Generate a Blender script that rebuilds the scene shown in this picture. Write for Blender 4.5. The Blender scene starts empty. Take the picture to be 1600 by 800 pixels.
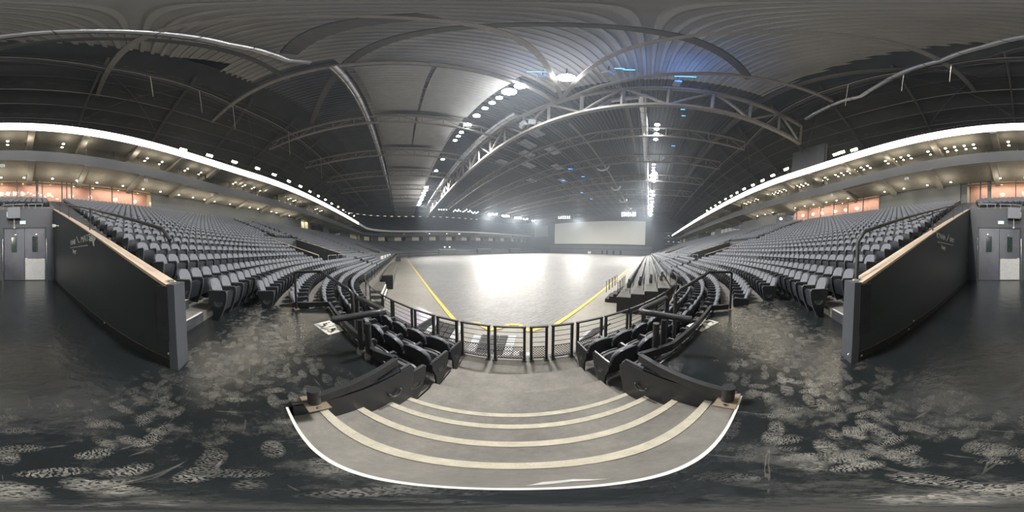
import bpy, math, random
import numpy as np
from mathutils import Vector, Matrix
random.seed(7)
PI = math.pi
rad = math.radians
sc = bpy.context.scene
COL = sc.collection

# ------------------------------------------------------------------ camera, world, exposure
CAMZ, TILT = 1.3, 2.6
cd = bpy.data.cameras.new('camera')
cam = bpy.data.objects.new('camera', cd); COL.objects.link(cam)
cd.type = 'PANO'
try: cd.cycles.panorama_type = 'EQUIRECTANGULAR'
except Exception: cd.panorama_type = 'EQUIRECTANGULAR'
cd.clip_end = 800; cd.clip_start = 0.02
cam.location = (0, 0, CAMZ); cam.rotation_euler = (rad(90 - TILT), 0, 0)
sc.camera = cam
w = bpy.data.worlds.new('arena_air'); sc.world = w; w.use_nodes = True
w.node_tree.nodes['Background'].inputs[0].default_value = (0.75, 0.85, 1.0, 1)
w.node_tree.nodes['Background'].inputs[1].default_value = 0.02
hz = w.node_tree.nodes.new('ShaderNodeVolumeScatter')      # thin haze hanging in the hall
hz.inputs['Color'].default_value = (.74, .85, 1, 1); hz.inputs['Density'].default_value = .00095; hz.inputs['Anisotropy'].default_value = .5
w.node_tree.links.new(hz.outputs[0], w.node_tree.nodes['World Output'].inputs['Volume'])
sc.view_settings.view_transform = 'Standard'
sc.view_settings.look = 'None'
sc.view_settings.exposure = 0.0
sc.view_settings.gamma = 1.0
sc.view_settings.use_curve_mapping = False
try:
    sc.cycles.use_denoising = True
    sc.cycles.max_bounces = 6; sc.cycles.diffuse_bounces = 3; sc.cycles.glossy_bounces = 3
    sc.cycles.transmission_bounces = 4; sc.cycles.transparent_max_bounces = 12
    sc.cycles.sample_clamp_indirect = 4.0; sc.cycles.sample_clamp_direct = 40
    sc.cycles.caustics_reflective = False; sc.cycles.caustics_refractive = False
except Exception: pass

# ------------------------------------------------------------------ the plan of the arena
UX, UY = math.sin(rad(-39)), math.cos(rad(39))       # direction of the left side stand
VX, VY = math.sin(rad(48)), math.cos(rad(48))        # direction of the right side stand
NL = (-UY, UX)                                       # outward normal of the left stand
NR = (VY, -VX)                                       # outward normal of the right stand
NF = (-VY, VX)                                       # outward normal of the far stand
FLOOR = -2.9
VEND = 146.0
def P(u, v): return (u*UX + v*VX, u*UY + v*VY)
def ray(px, py):
    a = rad((px-800)*.225); e = rad((400-py)*.225); t = rad(TILT)
    x = math.sin(a)*math.cos(e); y = math.cos(a)*math.cos(e); z = math.sin(e)
    return (x, y*math.cos(t)+z*math.sin(t), -y*math.sin(t)+z*math.cos(t))
def at_z(px, py, z):
    d = ray(px, py); k = (z-CAMZ)/d[2]
    return Vector((d[0]*k, d[1]*k, z))
def at_plane(px, py, n, D):
    d = ray(px, py); k = D/(d[0]*n[0]+d[1]*n[1])
    return Vector((d[0]*k, d[1]*k, CAMZ+d[2]*k))

class Ring:
    """one curve of the bowl: right side, corner round the entrance, left side, far corner, far side"""
    def __init__(s, dB, Cy):
        s.C = (0.055*Cy, Cy); s.R = dB + Cy
        s.dL = s.R + s.C[0]*NL[0] + s.C[1]*NL[1]
        s.dR = s.R + s.C[0]*NR[0] + s.C[1]*NR[1]
        s.tL = rad(51); s.tR = rad(42)
        s.sL = s.R*s.tL; s.sR = -s.R*s.tR
        s.aL = s.C[0]*UX + s.C[1]*UY
        s.bR = s.C[0]*VX + s.C[1]*VY
        # far corner
        dF = 108 + s.dL - 4; s.rf = 14 + s.dL - 4; s.dF = dF
        k1, k2 = s.dL - s.rf, dF - s.rf
        det = NL[0]*NF[1] - NL[1]*NF[0]
        s.FC = ((k1*NF[1]-NL[1]*k2)/det, (NL[0]*k2-NF[0]*k1)/det)
        s.aF = s.FC[0]*UX + s.FC[1]*UY
        s.s1 = s.sL + s.aF - s.aL
        s.s2 = s.s1 + s.rf*rad(87)
    def pt(s, q):
        """position and outward normal at arc length q (0 behind the camera, + to the left)"""
        if s.sR <= q <= s.sL:
            th = PI + q/s.R
            n = (math.sin(th), math.cos(th))
            return (s.C[0]+s.R*n[0], s.C[1]+s.R*n[1], n[0], n[1])
        if q < s.sR:
            b = s.bR + (s.sR - q)
            return (s.dR*NR[0]+b*VX, s.dR*NR[1]+b*VY, NR[0], NR[1])
        if q <= s.s1:
            a = s.aL + q - s.sL
            return (s.dL*NL[0]+a*UX, s.dL*NL[1]+a*UY, NL[0], NL[1])
        if q <= s.s2:
            th = rad(-129) + (q-s.s1)/s.rf
            n = (math.sin(th), math.cos(th))
            return (s.FC[0]+s.rf*n[0], s.FC[1]+s.rf*n[1], n[0], n[1])
        p = s.pt(s.s2 - 1e-6); k = q - s.s2
        return (p[0]+k*VX, p[1]+k*VY, NF[0], NF[1])
    def qa(s, a): return s.sL + a - s.aL          # arc length of station a on the left side
    def qb(s, b): return s.sR - (b - s.bR)
    def q_end_right(s): return s.sR - (VEND - 4.0 - s.bR)
    def q_end_far(s):
        p = s.pt(s.s2 - 1e-6); b0 = p[0]*VX + p[1]*VY
        return s.s2 + VEND - 4.0 - b0
    def cross(s, f, lo, hi):
        """arc length between lo and hi where f(x,y) changes sign"""
        flo = f(*s.pt(lo)[:2])
        for _ in range(40):
            m = (lo+hi)/2; fm = f(*s.pt(m)[:2])
            if (fm > 0) == (flo > 0): lo = m
            else: hi = m
        return (lo+hi)/2
def samples(r, q0, q1, fine=0.6, coarse=6.0):
    out = [q0]; q = q0
    br = sorted(x for x in (r.sR, r.sL, r.s1, r.s2) if q0 < x < q1) + [q1]
    for b in br:
        mid = (q+b)/2
        cur = (r.sR <= mid <= r.sL) or (r.s1 <= mid <= r.s2)
        n = max(1, int(math.ceil((b-q)/(fine if cur else coarse))))
        out += [q+(b-q)*i/n for i in range(1, n+1)]
        q = b
    return out

# ------------------------------------------------------------------ materials
MATS = {}
def new_mat(name):
    m = bpy.data.materials.new(name); m.use_nodes = True; MATS[name] = m
    nt = m.node_tree
    return m, nt, nt.nodes['Principled BSDF']
def N(nt, typ, **kw):
    n = nt.nodes.new(typ)
    for k, v in kw.items():
        if k in n.inputs.keys() if hasattr(n.inputs, 'keys') else False: n.inputs[k].default_value = v
        else: setattr(n, k, v)
    return n
def pos(nt, sx=1, sy=1, sz=1, rot=0):
    g = nt.nodes.new('ShaderNodeNewGeometry')
    mp = nt.nodes.new('ShaderNodeMapping'); mp.inputs['Scale'].default_value = (sx, sy, sz)
    mp.inputs['Rotation'].default_value = (0, 0, rot)
    nt.links.new(g.outputs['Position'], mp.inputs['Vector'])
    return mp.outputs[0]
def noise(nt, vec, scale, detail=4, rough=.6):
    n = nt.nodes.new('ShaderNodeTexNoise'); n.inputs['Scale'].default_value = scale
    n.inputs['Detail'].default_value = detail; n.inputs['Roughness'].default_value = rough
    nt.links.new(vec, n.inputs['Vector']); return n.outputs['Fac']
def ramp(nt, fac, stops):
    n = nt.nodes.new('ShaderNodeValToRGB'); el = n.color_ramp.elements
    while len(el) < len(stops): el.new(.5)
    for e, (p, c) in zip(el, stops):
        e.position = p; e.color = (c if len(c) == 4 else (*c, 1)) if hasattr(c, '__len__') else (c, c, c, 1)
    nt.links.new(fac, n.inputs[0]); return n.outputs[0]
def math_(nt, op, a, b=None, clamp=False):
    n = nt.nodes.new('ShaderNodeMath'); n.operation = op; n.use_clamp = clamp
    for i, x in enumerate((a, b)):
        if x is None: continue
        if isinstance(x, (int, float)): n.inputs[i].default_value = x
        else: nt.links.new(x, n.inputs[i])
    return n.outputs[0]
def mixc(nt, fac, a, b):
    n = nt.nodes.new('ShaderNodeMix'); n.data_type = 'RGBA'
    for i, x in ((0, fac), (6, a), (7, b)):
        if isinstance(x, (int, float)): n.inputs[i].default_value = x
        elif isinstance(x, tuple): n.inputs[i].default_value = (*x, 1)
        else: nt.links.new(x, n.inputs[i])
    return n.outputs[2]
def bump(nt, b, h, strength=.3, dist=.02):
    n = nt.nodes.new('ShaderNodeBump'); n.inputs['Strength'].default_value = strength
    n.inputs['Distance'].default_value = dist
    nt.links.new(h, n.inputs['Height']); nt.links.new(n.outputs[0], b.inputs['Normal'])
def plain(name, col, rough=.6, metal=0, var=.15, scale=3.0, emis=None, estr=0, spec=.5):
    m, nt, b = new_mat(name)
    b.inputs['Roughness'].default_value = rough; b.inputs['Metallic'].default_value = metal
    b.inputs['Specular IOR Level'].default_value = spec
    if var:
        f = noise(nt, pos(nt), scale, 5)
        c = ramp(nt, f, [(.3, tuple(x*(1-var) for x in col)), (.7, tuple(min(1, x*(1+var)) for x in col))])
        nt.links.new(c, b.inputs['Base Color'])
    else: b.inputs['Base Color'].default_value = (*col, 1)
    if emis:
        b.inputs['Emission Color'].default_value = (*emis, 1); b.inputs['Emission Strength'].default_value = estr
    return m
def emit(name, col, s):
    m = bpy.data.materials.new(name); m.use_nodes = True; nt = m.node_tree
    nt.nodes.clear(); e = nt.nodes.new('ShaderNodeEmission'); o = nt.nodes.new('ShaderNodeOutputMaterial')
    e.inputs[0].default_value = (*col, 1); e.inputs[1].default_value = s
    nt.links.new(e.outputs[0], o.inputs[0]); MATS[name] = m; return m

seat_cloth = plain('seat_cloth', (.165, .175, .20), .75, var=.10, scale=9)
seat_plastic = plain('seat_plastic', (.030, .034, .042), .42, var=.2, scale=6)
seat_edge = plain('seat_edge', (.085, .09, .10), .35, var=.1)
black_steel = plain('black_steel', (.028, .030, .034), .38, metal=0, var=.25, scale=12)
dark_wall = plain('dark_wall_paint', (.042, .052, .054), .42, var=.10, scale=1.2)
door_wall = plain('door_wall_paint', (.070, .075, .088), .5, var=.07, scale=1.5)
grey_fascia = plain('grey_fascia', (.080, .084, .092), .7, var=.05, scale=.8)
grey_panel = plain('grey_panel', (.080, .088, .088), .55, var=.08, scale=.7)
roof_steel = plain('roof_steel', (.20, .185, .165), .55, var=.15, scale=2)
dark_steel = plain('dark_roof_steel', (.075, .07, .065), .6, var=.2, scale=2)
black_roof = plain('black_roof_panel', (.028, .028, .026), .8, var=.3, scale=.4)
duct_metal = plain('duct_metal', (.42, .42, .43), .32, metal=.9, var=.1, scale=1)
cable_metal = plain('cable_tray_metal', (.5, .48, .44), .4, metal=.6, var=.1)
white_paint = plain('white_paint', (.72, .72, .70), .6, var=.06, scale=5)
grey_box = plain('grey_box', (.30, .31, .33), .5, var=.06)
chrome = plain('chrome', (.75, .75, .76), .18, metal=1, var=0)
yellow = plain('yellow_tape', (.62, .42, .09), .6, var=.15, scale=4)
rubber = plain('black_rubber', (.02, .02, .022), .6, var=.3, scale=8)
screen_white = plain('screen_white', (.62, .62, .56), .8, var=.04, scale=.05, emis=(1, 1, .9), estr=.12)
screen_grey = plain('screen_grey', (.30, .31, .34), .7, var=.03, scale=.1)
pink_wall = plain('pink_room_wall', (.80, .42, .34), .7, var=.10, scale=1.5)
cream_wall = plain('cream_room_wall', (.80, .74, .55), .7, var=.05, scale=1)
mullion = plain('mullion', (.07, .09, .09), .45, var=.05)
lamp_warm = emit('lamp_warm', (1, .86, .58), 40)
lamp_warm2 = emit('lamp_warm_upper', (1, .88, .58), 40)
lamp_flood = emit('lamp_flood', (.93, .96, 1.0), 60)
lamp_edge = emit('lamp_amber_flood', (1, .86, .60), 60)
lamp_blue = emit('lamp_blue', (.05, .30, 1.0), 8)
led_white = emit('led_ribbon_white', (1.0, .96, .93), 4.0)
exit_green = emit('exit_sign_green', (.50, 1.0, .74), 2.2)

def concrete(name, c1, c2, rough=.8, sc_=1.2, bstr=.15):
    m, nt, b = new_mat(name)
    p_ = pos(nt)
    f1 = noise(nt, p_, sc_, 8, .65); f2 = noise(nt, p_, sc_*14, 3, .7)
    f = math_(nt, 'ADD', math_(nt, 'MULTIPLY', f1, .75), math_(nt, 'MULTIPLY', f2, .25))
    nt.links.new(ramp(nt, f, [(.32, c1), (.66, c2)]), b.inputs['Base Color'])
    b.inputs['Roughness'].default_value = rough
    bump(nt, b, f2, bstr, .01)
    return m
conc_tread = concrete('tread_concrete', (.13, .125, .115), (.27, .255, .23), .75, 1.5)
conc_side = concrete('terrace_concrete', (.10, .098, .092), (.19, .18, .165), .8, .8)
conc_soffit = concrete('soffit_concrete', (.30, .28, .24), (.47, .44, .38), .85, .35)
nosing = concrete('nosing_grit', (.42, .39, .31), (.62, .58, .47), .8, 12, .5)
aisle_edge = plain('aisle_step_dark', (.045, .047, .055), .6, var=.3, scale=5)

# arena floor: beige concrete, and the grey protective tiles inside the yellow lines
m, nt, b = new_mat('arena_concrete'); floor_conc = m
p_ = pos(nt); f = math_(nt, 'ADD', math_(nt, 'MULTIPLY', noise(nt, p_, .15, 8, .6), .6), math_(nt, 'MULTIPLY', noise(nt, p_, 2.5, 5), .4))
nt.links.new(ramp(nt, f, [(.35, (.20, .19, .165)), (.65, (.30, .285, .25))]), b.inputs['Base Color'])
b.inputs['Roughness'].default_value = .45
m, nt, b = new_mat('field_tiles'); field_mat = m
vec = pos(nt, 1, 1, 1, rad(-41))
br = nt.nodes.new('ShaderNodeTexBrick'); br.inputs['Scale'].default_value = 1.0
br.inputs['Brick Width'].default_value = .6; br.inputs['Row Height'].default_value = .3
br.inputs['Mortar Size'].default_value = .02
br.inputs['Color1'].default_value = (.11, .11, .115, 1); br.inputs['Color2'].default_value = (.17, .167, .16, 1)
br.inputs['Mortar'].default_value = (.08, .08, .085, 1)
nt.links.new(vec, br.inputs['Vector'])
n1 = noise(nt, pos(nt), .12, 6, .6); n2 = noise(nt, pos(nt), 3.0, 4, .7)
nt.links.new(mixc(nt, ramp(nt, n1, [(.3, .15), (.7, .75)]), br.outputs['Color'], (.19, .19, .19)), b.inputs['Base Color'])
nt.links.new(math_(nt, 'ADD', .34, math_(nt, 'MULTIPLY', n2, .30)), b.inputs['Roughness'])
b.inputs['Specular IOR Level'].default_value = .7
bump(nt, b, math_(nt, 'ADD', n2, math_(nt, 'MULTIPLY', br.outputs['Fac'], -.3)), .9, .05)

# landing floor: dark glossy resin with dusty shoe prints along the walkway
m, nt, b = new_mat('landing_resin'); landing_mat = m
p_ = pos(nt)
geo = nt.nodes.new('ShaderNodeNewGeometry'); sep = nt.nodes.new('ShaderNodeSeparateXYZ')
nt.links.new(geo.outputs['Position'], sep.inputs[0])
dx = math_(nt, 'SUBTRACT', sep.outputs[0], .935); dy = math_(nt, 'SUBTRACT', sep.outputs[1], 17.0)
rr = math_(nt, 'SQRT', math_(nt, 'ADD', math_(nt, 'MULTIPLY', dx, dx), math_(nt, 'MULTIPLY', dy, dy)))
wob = math_(nt, 'MULTIPLY', math_(nt, 'SUBTRACT', noise(nt, p_, .8, 3), .5), 1.3)
off = math_(nt, 'ABSOLUTE', math_(nt, 'SUBTRACT', math_(nt, 'ADD', rr, wob), 17.38))
band = math_(nt, 'SUBTRACT', 1.0, math_(nt, 'DIVIDE', off, .85), clamp=True)     # trodden trail along the walkway
vo = nt.nodes.new('ShaderNodeTexVoronoi'); vo.inputs['Scale'].default_value = 1.0; vo.inputs['Randomness'].default_value = 1
mp = nt.nodes.new('ShaderNodeMapping'); mp.inputs['Scale'].default_value = (4.6, 9.5, 1); mp.inputs['Rotation'].default_value = (0, 0, .5)
nt.links.new(geo.outputs['Position'], mp.inputs[0]); nt.links.new(mp.outputs[0], vo.inputs['Vector'])
blob = ramp(nt, vo.outputs['Distance'], [(.30, 1.0), (.42, 0.0)])
vo2 = nt.nodes.new('ShaderNodeTexVoronoi'); vo2.inputs['Scale'].default_value = 1.0
mp2 = nt.nodes.new('ShaderNodeMapping'); mp2.inputs['Scale'].default_value = (9.5, 4.4, 1); mp2.inputs['Rotation'].default_value = (0, 0, -.35); mp2.inputs['Location'].default_value = (3.3, 1.7, 0)
nt.links.new(geo.outputs['Position'], mp2.inputs[0]); nt.links.new(mp2.outputs[0], vo2.inputs['Vector'])
blob2 = ramp(nt, vo2.outputs['Distance'], [(.28, 1.0), (.40, 0.0)])
def tread_wave(rot, scale):
    mq = nt.nodes.new('ShaderNodeMapping'); mq.inputs['Rotation'].default_value = (0, 0, rot)
    nt.links.new(geo.outputs['Position'], mq.inputs[0])
    wv = nt.nodes.new('ShaderNodeTexWave'); wv.inputs['Scale'].default_value = scale
    wv.inputs['Distortion'].default_value = 9; wv.inputs['Detail'].default_value = 2; wv.inputs['Detail Scale'].default_value = 2.5
    nt.links.new(mq.outputs[0], wv.inputs['Vector'])
    return ramp(nt, wv.outputs['Fac'], [(.42, 0.0), (.55, 1.0)])
prints = math_(nt, 'MAXIMUM', math_(nt, 'MULTIPLY', blob, tread_wave(.4, 22)), math_(nt, 'MULTIPLY', blob2, tread_wave(1.9, 26)))
haze_d = ramp(nt, noise(nt, p_, 3.2, 9, .72), [(.50, 0.0), (.72, 1.0)])
mdist = nt.nodes.new('ShaderNodeTexMusgrave') if False else None
scr = ramp(nt, noise(nt, pos(nt, 1.1, 14, 1, .9), 1.6, 3, .5), [(.66, 0.0), (.69, 1.0), (.72, 0.0)])
scr2 = ramp(nt, noise(nt, pos(nt, 12, 1.0, 1, .3), 1.4, 3, .5), [(.67, 0.0), (.70, 1.0), (.73, 0.0)])
patch = ramp(nt, noise(nt, p_, 1.1, 3), [(.38, 0.0), (.56, 1.0)])
dust = math_(nt, 'ADD', math_(nt, 'MULTIPLY', prints, math_(nt, 'MULTIPLY', patch, .95)), math_(nt, 'MULTIPLY', haze_d, .55), clamp=True)
dust = math_(nt, 'ADD', dust, math_(nt, 'MULTIPLY', math_(nt, 'MAXIMUM', scr, scr2), .5), clamp=True)
dust = math_(nt, 'MULTIPLY', dust, math_(nt, 'POWER', band, .8), clamp=True)
dust = math_(nt, 'MULTIPLY', dust, ramp(nt, noise(nt, p_, 16, 6, .8), [(.36, .15), (.62, .95)]))
base = ramp(nt, noise(nt, p_, 1.5, 6, .6), [(.3, (.009, .012, .0135)), (.7, (.017, .021, .023))])
nt.links.new(mixc(nt, dust, base, (.33, .315, .28)), b.inputs['Base Color'])
b.inputs['Specular IOR Level'].default_value = .75
nt.links.new(math_(nt, 'ADD', .24, math_(nt, 'MULTIPLY', dust, .5)), b.inputs['Roughness'])
bump(nt, b, math_(nt, 'ADD', noise(nt, p_, 9, 4, .6), math_(nt, 'MULTIPLY', noise(nt, p_, 2.2, 2, .5), 1.5)), .32, .02)

# corrugated roof deck
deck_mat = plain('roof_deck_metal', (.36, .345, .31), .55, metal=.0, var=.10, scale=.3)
# wire mesh infill and glass
m, nt, b = new_mat('wire_mesh'); mesh_mat = m
b.inputs['Base Color'].default_value = (.06, .06, .065, 1); b.inputs['Roughness'].default_value = .5
m, nt, b = new_mat('window_glass'); glass = m
nt.nodes.clear(); o_ = nt.nodes.new('ShaderNodeOutputMaterial'); g1 = nt.nodes.new('ShaderNodeBsdfTransparent'); g2 = nt.nodes.new('ShaderNodeBsdfGlossy')
g2.inputs['Roughness'].default_value = .03; g1.inputs[0].default_value = (.88, .93, .90, 1)
mx = nt.nodes.new('ShaderNodeMixShader'); fr = nt.nodes.new('ShaderNodeFresnel'); fr.inputs[0].default_value = 1.5
nt.links.new(fr.outputs[0], mx.inputs[0]); nt.links.new(g1.outputs[0], mx.inputs[1]); nt.links.new(g2.outputs[0], mx.inputs[2]); nt.links.new(mx.outputs[0], o_.inputs[0])
dark_glass = plain('dark_window_glass', (.03, .05, .045), .08, var=.3, scale=6)
suite_glass = plain('suite_window_glass', (.085, .10, .075), .12, var=.35, scale=.5)
wall_cap = plain('pale_wall_cap', (.55, .44, .34), .5, var=.08)
door_paint = plain('door_paint', (.10, .105, .125), .35, metal=.3, var=.12, scale=2)
kick_white = plain('kick_plate_white', (.62, .62, .60), .5, var=.10, scale=6)
sticker_white = plain('sticker_white', (.66, .66, .60), .6, var=.08, scale=20)
ink = plain('sign_ink', (.02, .02, .02), .7, var=0)
mark_white = plain('wall_lettering', (.72, .77, .75), .6, var=.1, scale=30)

# ------------------------------------------------------------------ mesh helpers
class MB:
    def __init__(s): s.v = []; s.f = []; s.m = []; s.g = []
    def add(s, vs, fs, mi=0):
        o = len(s.v); s.g.append((o, len(s.f))); s.v += [tuple(p) for p in vs]
        s.f += [tuple(i+o for i in f) for f in fs]; s.m += [mi]*len(fs)
        return s
    def quad(s, a, b, c, d, mi=0): return s.add([a, b, c, d], [(0, 1, 2, 3)], mi)
    def box(s, x0, x1, y0, y1, z0, z1, mi=0, M=None):
        vs = [(x, y, z) for z in (z0, z1) for y in (y0, y1) for x in (x0, x1)]
        if M is not None: vs = [tuple(M @ Vector(p)) for p in vs]
        return s.add(vs, [(0, 2, 3, 1), (4, 5, 7, 6), (0, 1, 5, 4), (2, 6, 7, 3), (0, 4, 6, 2), (1, 3, 7, 5)], mi)
    def bar(s, a, b, wd, ht=None, mi=0, up=(0, 0, 1)):
        """rectangular bar from a to b"""
        a = Vector(a); b = Vector(b); ht = ht or wd
        d = (b-a); L = d.length
        if L < 1e-6: return s
        d /= L; upv = Vector(up)
        if abs(d.dot(upv)) > .98: upv = Vector((1, 0, 0))
        sx = d.cross(upv).normalized(); sz = sx.cross(d)
        vs = []
        for p in (a, b):
            for i, j in ((-1, -1), (1, -1), (1, 1), (-1, 1)): vs.append(p + sx*(i*wd/2) + sz*(j*ht/2))
        return s.add(vs, [(0, 1, 2, 3), (7, 6, 5, 4), (0, 4, 5, 1), (1, 5, 6, 2), (2, 6, 7, 3), (3, 7, 4, 0)], mi)
    def tube(s, pts, r, n=8, mi=0, closed=False):
        pts = [Vector(p) for p in pts]; L = len(pts); rings = []
        prev = None
        for i, p in enumerate(pts):
            if closed: d = (pts[(i+1) % L] - pts[i-1])
            else: d = (pts[min(i+1, L-1)] - pts[max(i-1, 0)])
            d.normalize()
            if prev is None:
                up = Vector((0, 0, 1)) if abs(d.z) < .9 else Vector((1, 0, 0))
                x = d.cross(up).normalized()
            else:
                x = (prev - d*prev.dot(d)).normalized()
            prev = x; y = d.cross(x)
            rings.append([p + x*(r*math.cos(2*PI*k/n)) + y*(r*math.sin(2*PI*k/n)) for k in range(n)])
        vs = [q for rg in rings for q in rg]; fs = []
        for i in range(L if closed else L-1):
            j = (i+1) % L
            for k in range(n):
                k2 = (k+1) % n
                fs.append((i*n+k, i*n+k2, j*n+k2, j*n+k))
        if not closed:
            fs.append(tuple(range(n-1, -1, -1))); fs.append(tuple((L-1)*n+k for k in range(n)))
        return s.add(vs, fs, mi)
    def cyl(s, c, r, z0, z1, n=12, mi=0, r2=None):
        r2 = r if r2 is None else r2
        vs = [(c[0]+r*math.cos(2*PI*k/n), c[1]+r*math.sin(2*PI*k/n), z0) for k in range(n)] + \
             [(c[0]+r2*math.cos(2*PI*k/n), c[1]+r2*math.sin(2*PI*k/n), z1) for k in range(n)]
        fs = [(k, (k+1) % n, n+(k+1) % n, n+k) for k in range(n)] + [tuple(range(n-1, -1, -1)), tuple(range(n, 2*n))]
        return s.add(vs, fs, mi)
    def prism(s, poly, z0, z1, mi=0):
        n = len(poly)
        vs = [(x, y, z0) for x, y in poly] + [(x, y, z1) for x, y in poly]
        return s.add(vs, [tuple(range(n-1, -1, -1)), tuple(range(n, 2*n))] + [(k, (k+1) % n, n+(k+1) % n, n+k) for k in range(n)], mi)
    def xf(s, M):
        s.v = [tuple(M @ Vector(p)) for p in s.v]; return s
    def each(s, name, mat, parent, smooth=False):
        """every piece that was added becomes a part of its own"""
        out = []
        for i, (v0, f0) in enumerate(s.g):
            v1, f1 = s.g[i+1] if i+1 < len(s.g) else (len(s.v), len(s.f))
            m_ = MB(); m_.add(s.v[v0:v1], [tuple(k-v0 for k in f) for f in s.f[f0:f1]]); out.append(m_.build(name, mat, parent, smooth))
        return out
    def build(s, name, mats, parent=None, smooth=False, **props):
        me = bpy.data.meshes.new(name); me.from_pydata(s.v, [], s.f)
        if not isinstance(mats, (list, tuple)): mats = [mats]
        for mm in mats: me.materials.append(mm)
        if len(mats) > 1: me.polygons.foreach_set('material_index', s.m)
        me.update()
        bmx = None
        import bmesh
        bmx = bmesh.new(); bmx.from_mesh(me)
        bmesh.ops.recalc_face_normals(bmx, faces=bmx.faces[:]) if len(s.f) < 60000 else None
        bmx.to_mesh(me); bmx.free()
        if smooth:
            me.polygons.foreach_set('use_smooth', [True]*len(me.polygons))
            try: me.set_sharp_from_angle(angle=rad(40))
            except Exception: pass
        o = bpy.data.objects.new(name, me); COL.objects.link(o)
        if parent is not None: o.parent = parent
        for k, v in props.items(): o[k] = v
        return o
def obj_copy(o, parent=None):
    c = o.copy(); COL.objects.link(c)
    if parent is not None: c.parent = parent
    return c
def copy_tree(o, parent=None):
    c = obj_copy(o, parent)
    for ch in CH.get(o.name, []): copy_tree(ch, c)
    return c
CH = {}
def reg(parent, child): CH.setdefault(parent.name, []).append(child); return child
def thing(name, label, cat, loc=(0, 0, 0), rz=0, group=None):
    o = bpy.data.objects.new(name, None); COL.objects.link(o)
    o.empty_display_size = .1; o.location = loc; o.rotation_euler = (0, 0, rz)
    o['label'] = label; o['category'] = cat
    if group: o['group'] = group
    return o
def tag(o, label, cat, group=None, kind=None):
    o['label'] = label; o['category'] = cat
    if group: o['group'] = group
    if kind: o['kind'] = kind
    return o
def struct(o): o['kind'] = 'structure'; return o
ORD = 'first second third fourth fifth sixth seventh eighth ninth tenth eleventh twelfth thirteenth fourteenth fifteenth sixteenth seventeenth eighteenth nineteenth twentieth'.split()
TENS = {20: 'twenty', 30: 'thirty', 40: 'forty', 50: 'fifty', 60: 'sixty', 70: 'seventy'}
def ordw(i):
    if i < 20: return ORD[i]
    t = (i+1)//10*10; r_ = (i+1) % 10
    if r_ == 0: return TENS[t][:-1] + 'ieth'
    return TENS[t] + '-' + ORD[r_-1]
def light(kind, name, loc, power, col=(1, 1, 1), size=.5, target=None, spot=None, sy=None, blend=.5):
    l = bpy.data.lights.new(name, kind); l.energy = power; l.color = col
    o = bpy.data.objects.new(name, l); COL.objects.link(o); o.location = loc
    if kind == 'AREA':
        l.size = size
        if sy: l.shape = 'RECTANGLE'; l.size_y = sy
    else: l.shadow_soft_size = size
    if spot: l.spot_size = rad(spot); l.spot_blend = blend
    if target is not None:
        o.rotation_euler = (Vector(target)-Vector(loc)).to_track_quat('-Z', 'Y').to_euler()
    return o

# ------------------------------------------------------------------ big lights of the hall (floodlights under the roof)
TONE = (1.0, .965, .90)
for (u, v, z, p, tg) in [(14, 11.7, 27.6, 3500, (14, 16, -3)), (30, 11.7, 27.6, 3500, (34, 30, -3)), (60, 11.7, 27.6, 9000, (60, 40, -3)), (88, 11, 27.6, 14000, (75, 40, -3)),
                      (-.5, 30, 27.6, 3500, (8, 34, -3)), (-.5, 60, 27.6, 14000, (20, 55, -3)), (-.5, 90, 27.6, 16000, (25, 80, -3)), (-.5, 112, 27.6, 14000, (25, 100, -3)),
                      (100, 60, 27, 16000, (65, 60, -3)), (98, 85, 27, 16000, (65, 80, -3)), (96, 110, 27, 14000, (65, 100, -3)), (60, 126, 27.6, 12000, (50, 100, -3))]:
    light('SPOT', 'hall_floodlight_beam', (*P(u, v), z), p*8.5, TONE, 1.2, (*P(tg[0], tg[1]), tg[2]), 130, blend=.9)
# the lamps nearest the entrance, which also light the seats round it
light('SPOT', 'entrance_floodlight_beam', (*P(13, 12.5), 27.5), 24000, TONE, 1.0, (0, -3, 0), 150, blend=1)
light('SPOT', 'corner_floodlight_beam', (*P(8, 13.3), 29), 22000, (.95, .97, 1), 1.0, (3, -2, 0), 160, blend=1)

# ------------------------------------------------------------------ bowl geometry
NROW = 21
def upper(k): return Ring(1.5 + .80*k, 17 + .5*k)
UP = [upper(k) for k in range(NROW+1)]
ZT = [.2 + .41*k for k in range(NROW)]                # tread height of row k
C0 = (.935, 17.0)
def low(R): return Ring(R-17.0, 17.0)
# walls of the entrance passage (inner faces)
def xl(y): return -(1.43 + .2376*(-y-.85))
def xr(y): return 1.54 + .2405*(-y-.97)
DOORY = -11.9
def below_deckwall(y): return y > DOORY
L_IN = lambda x, y: x - xl(y)
R_IN = lambda x, y: x - xr(y)
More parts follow.
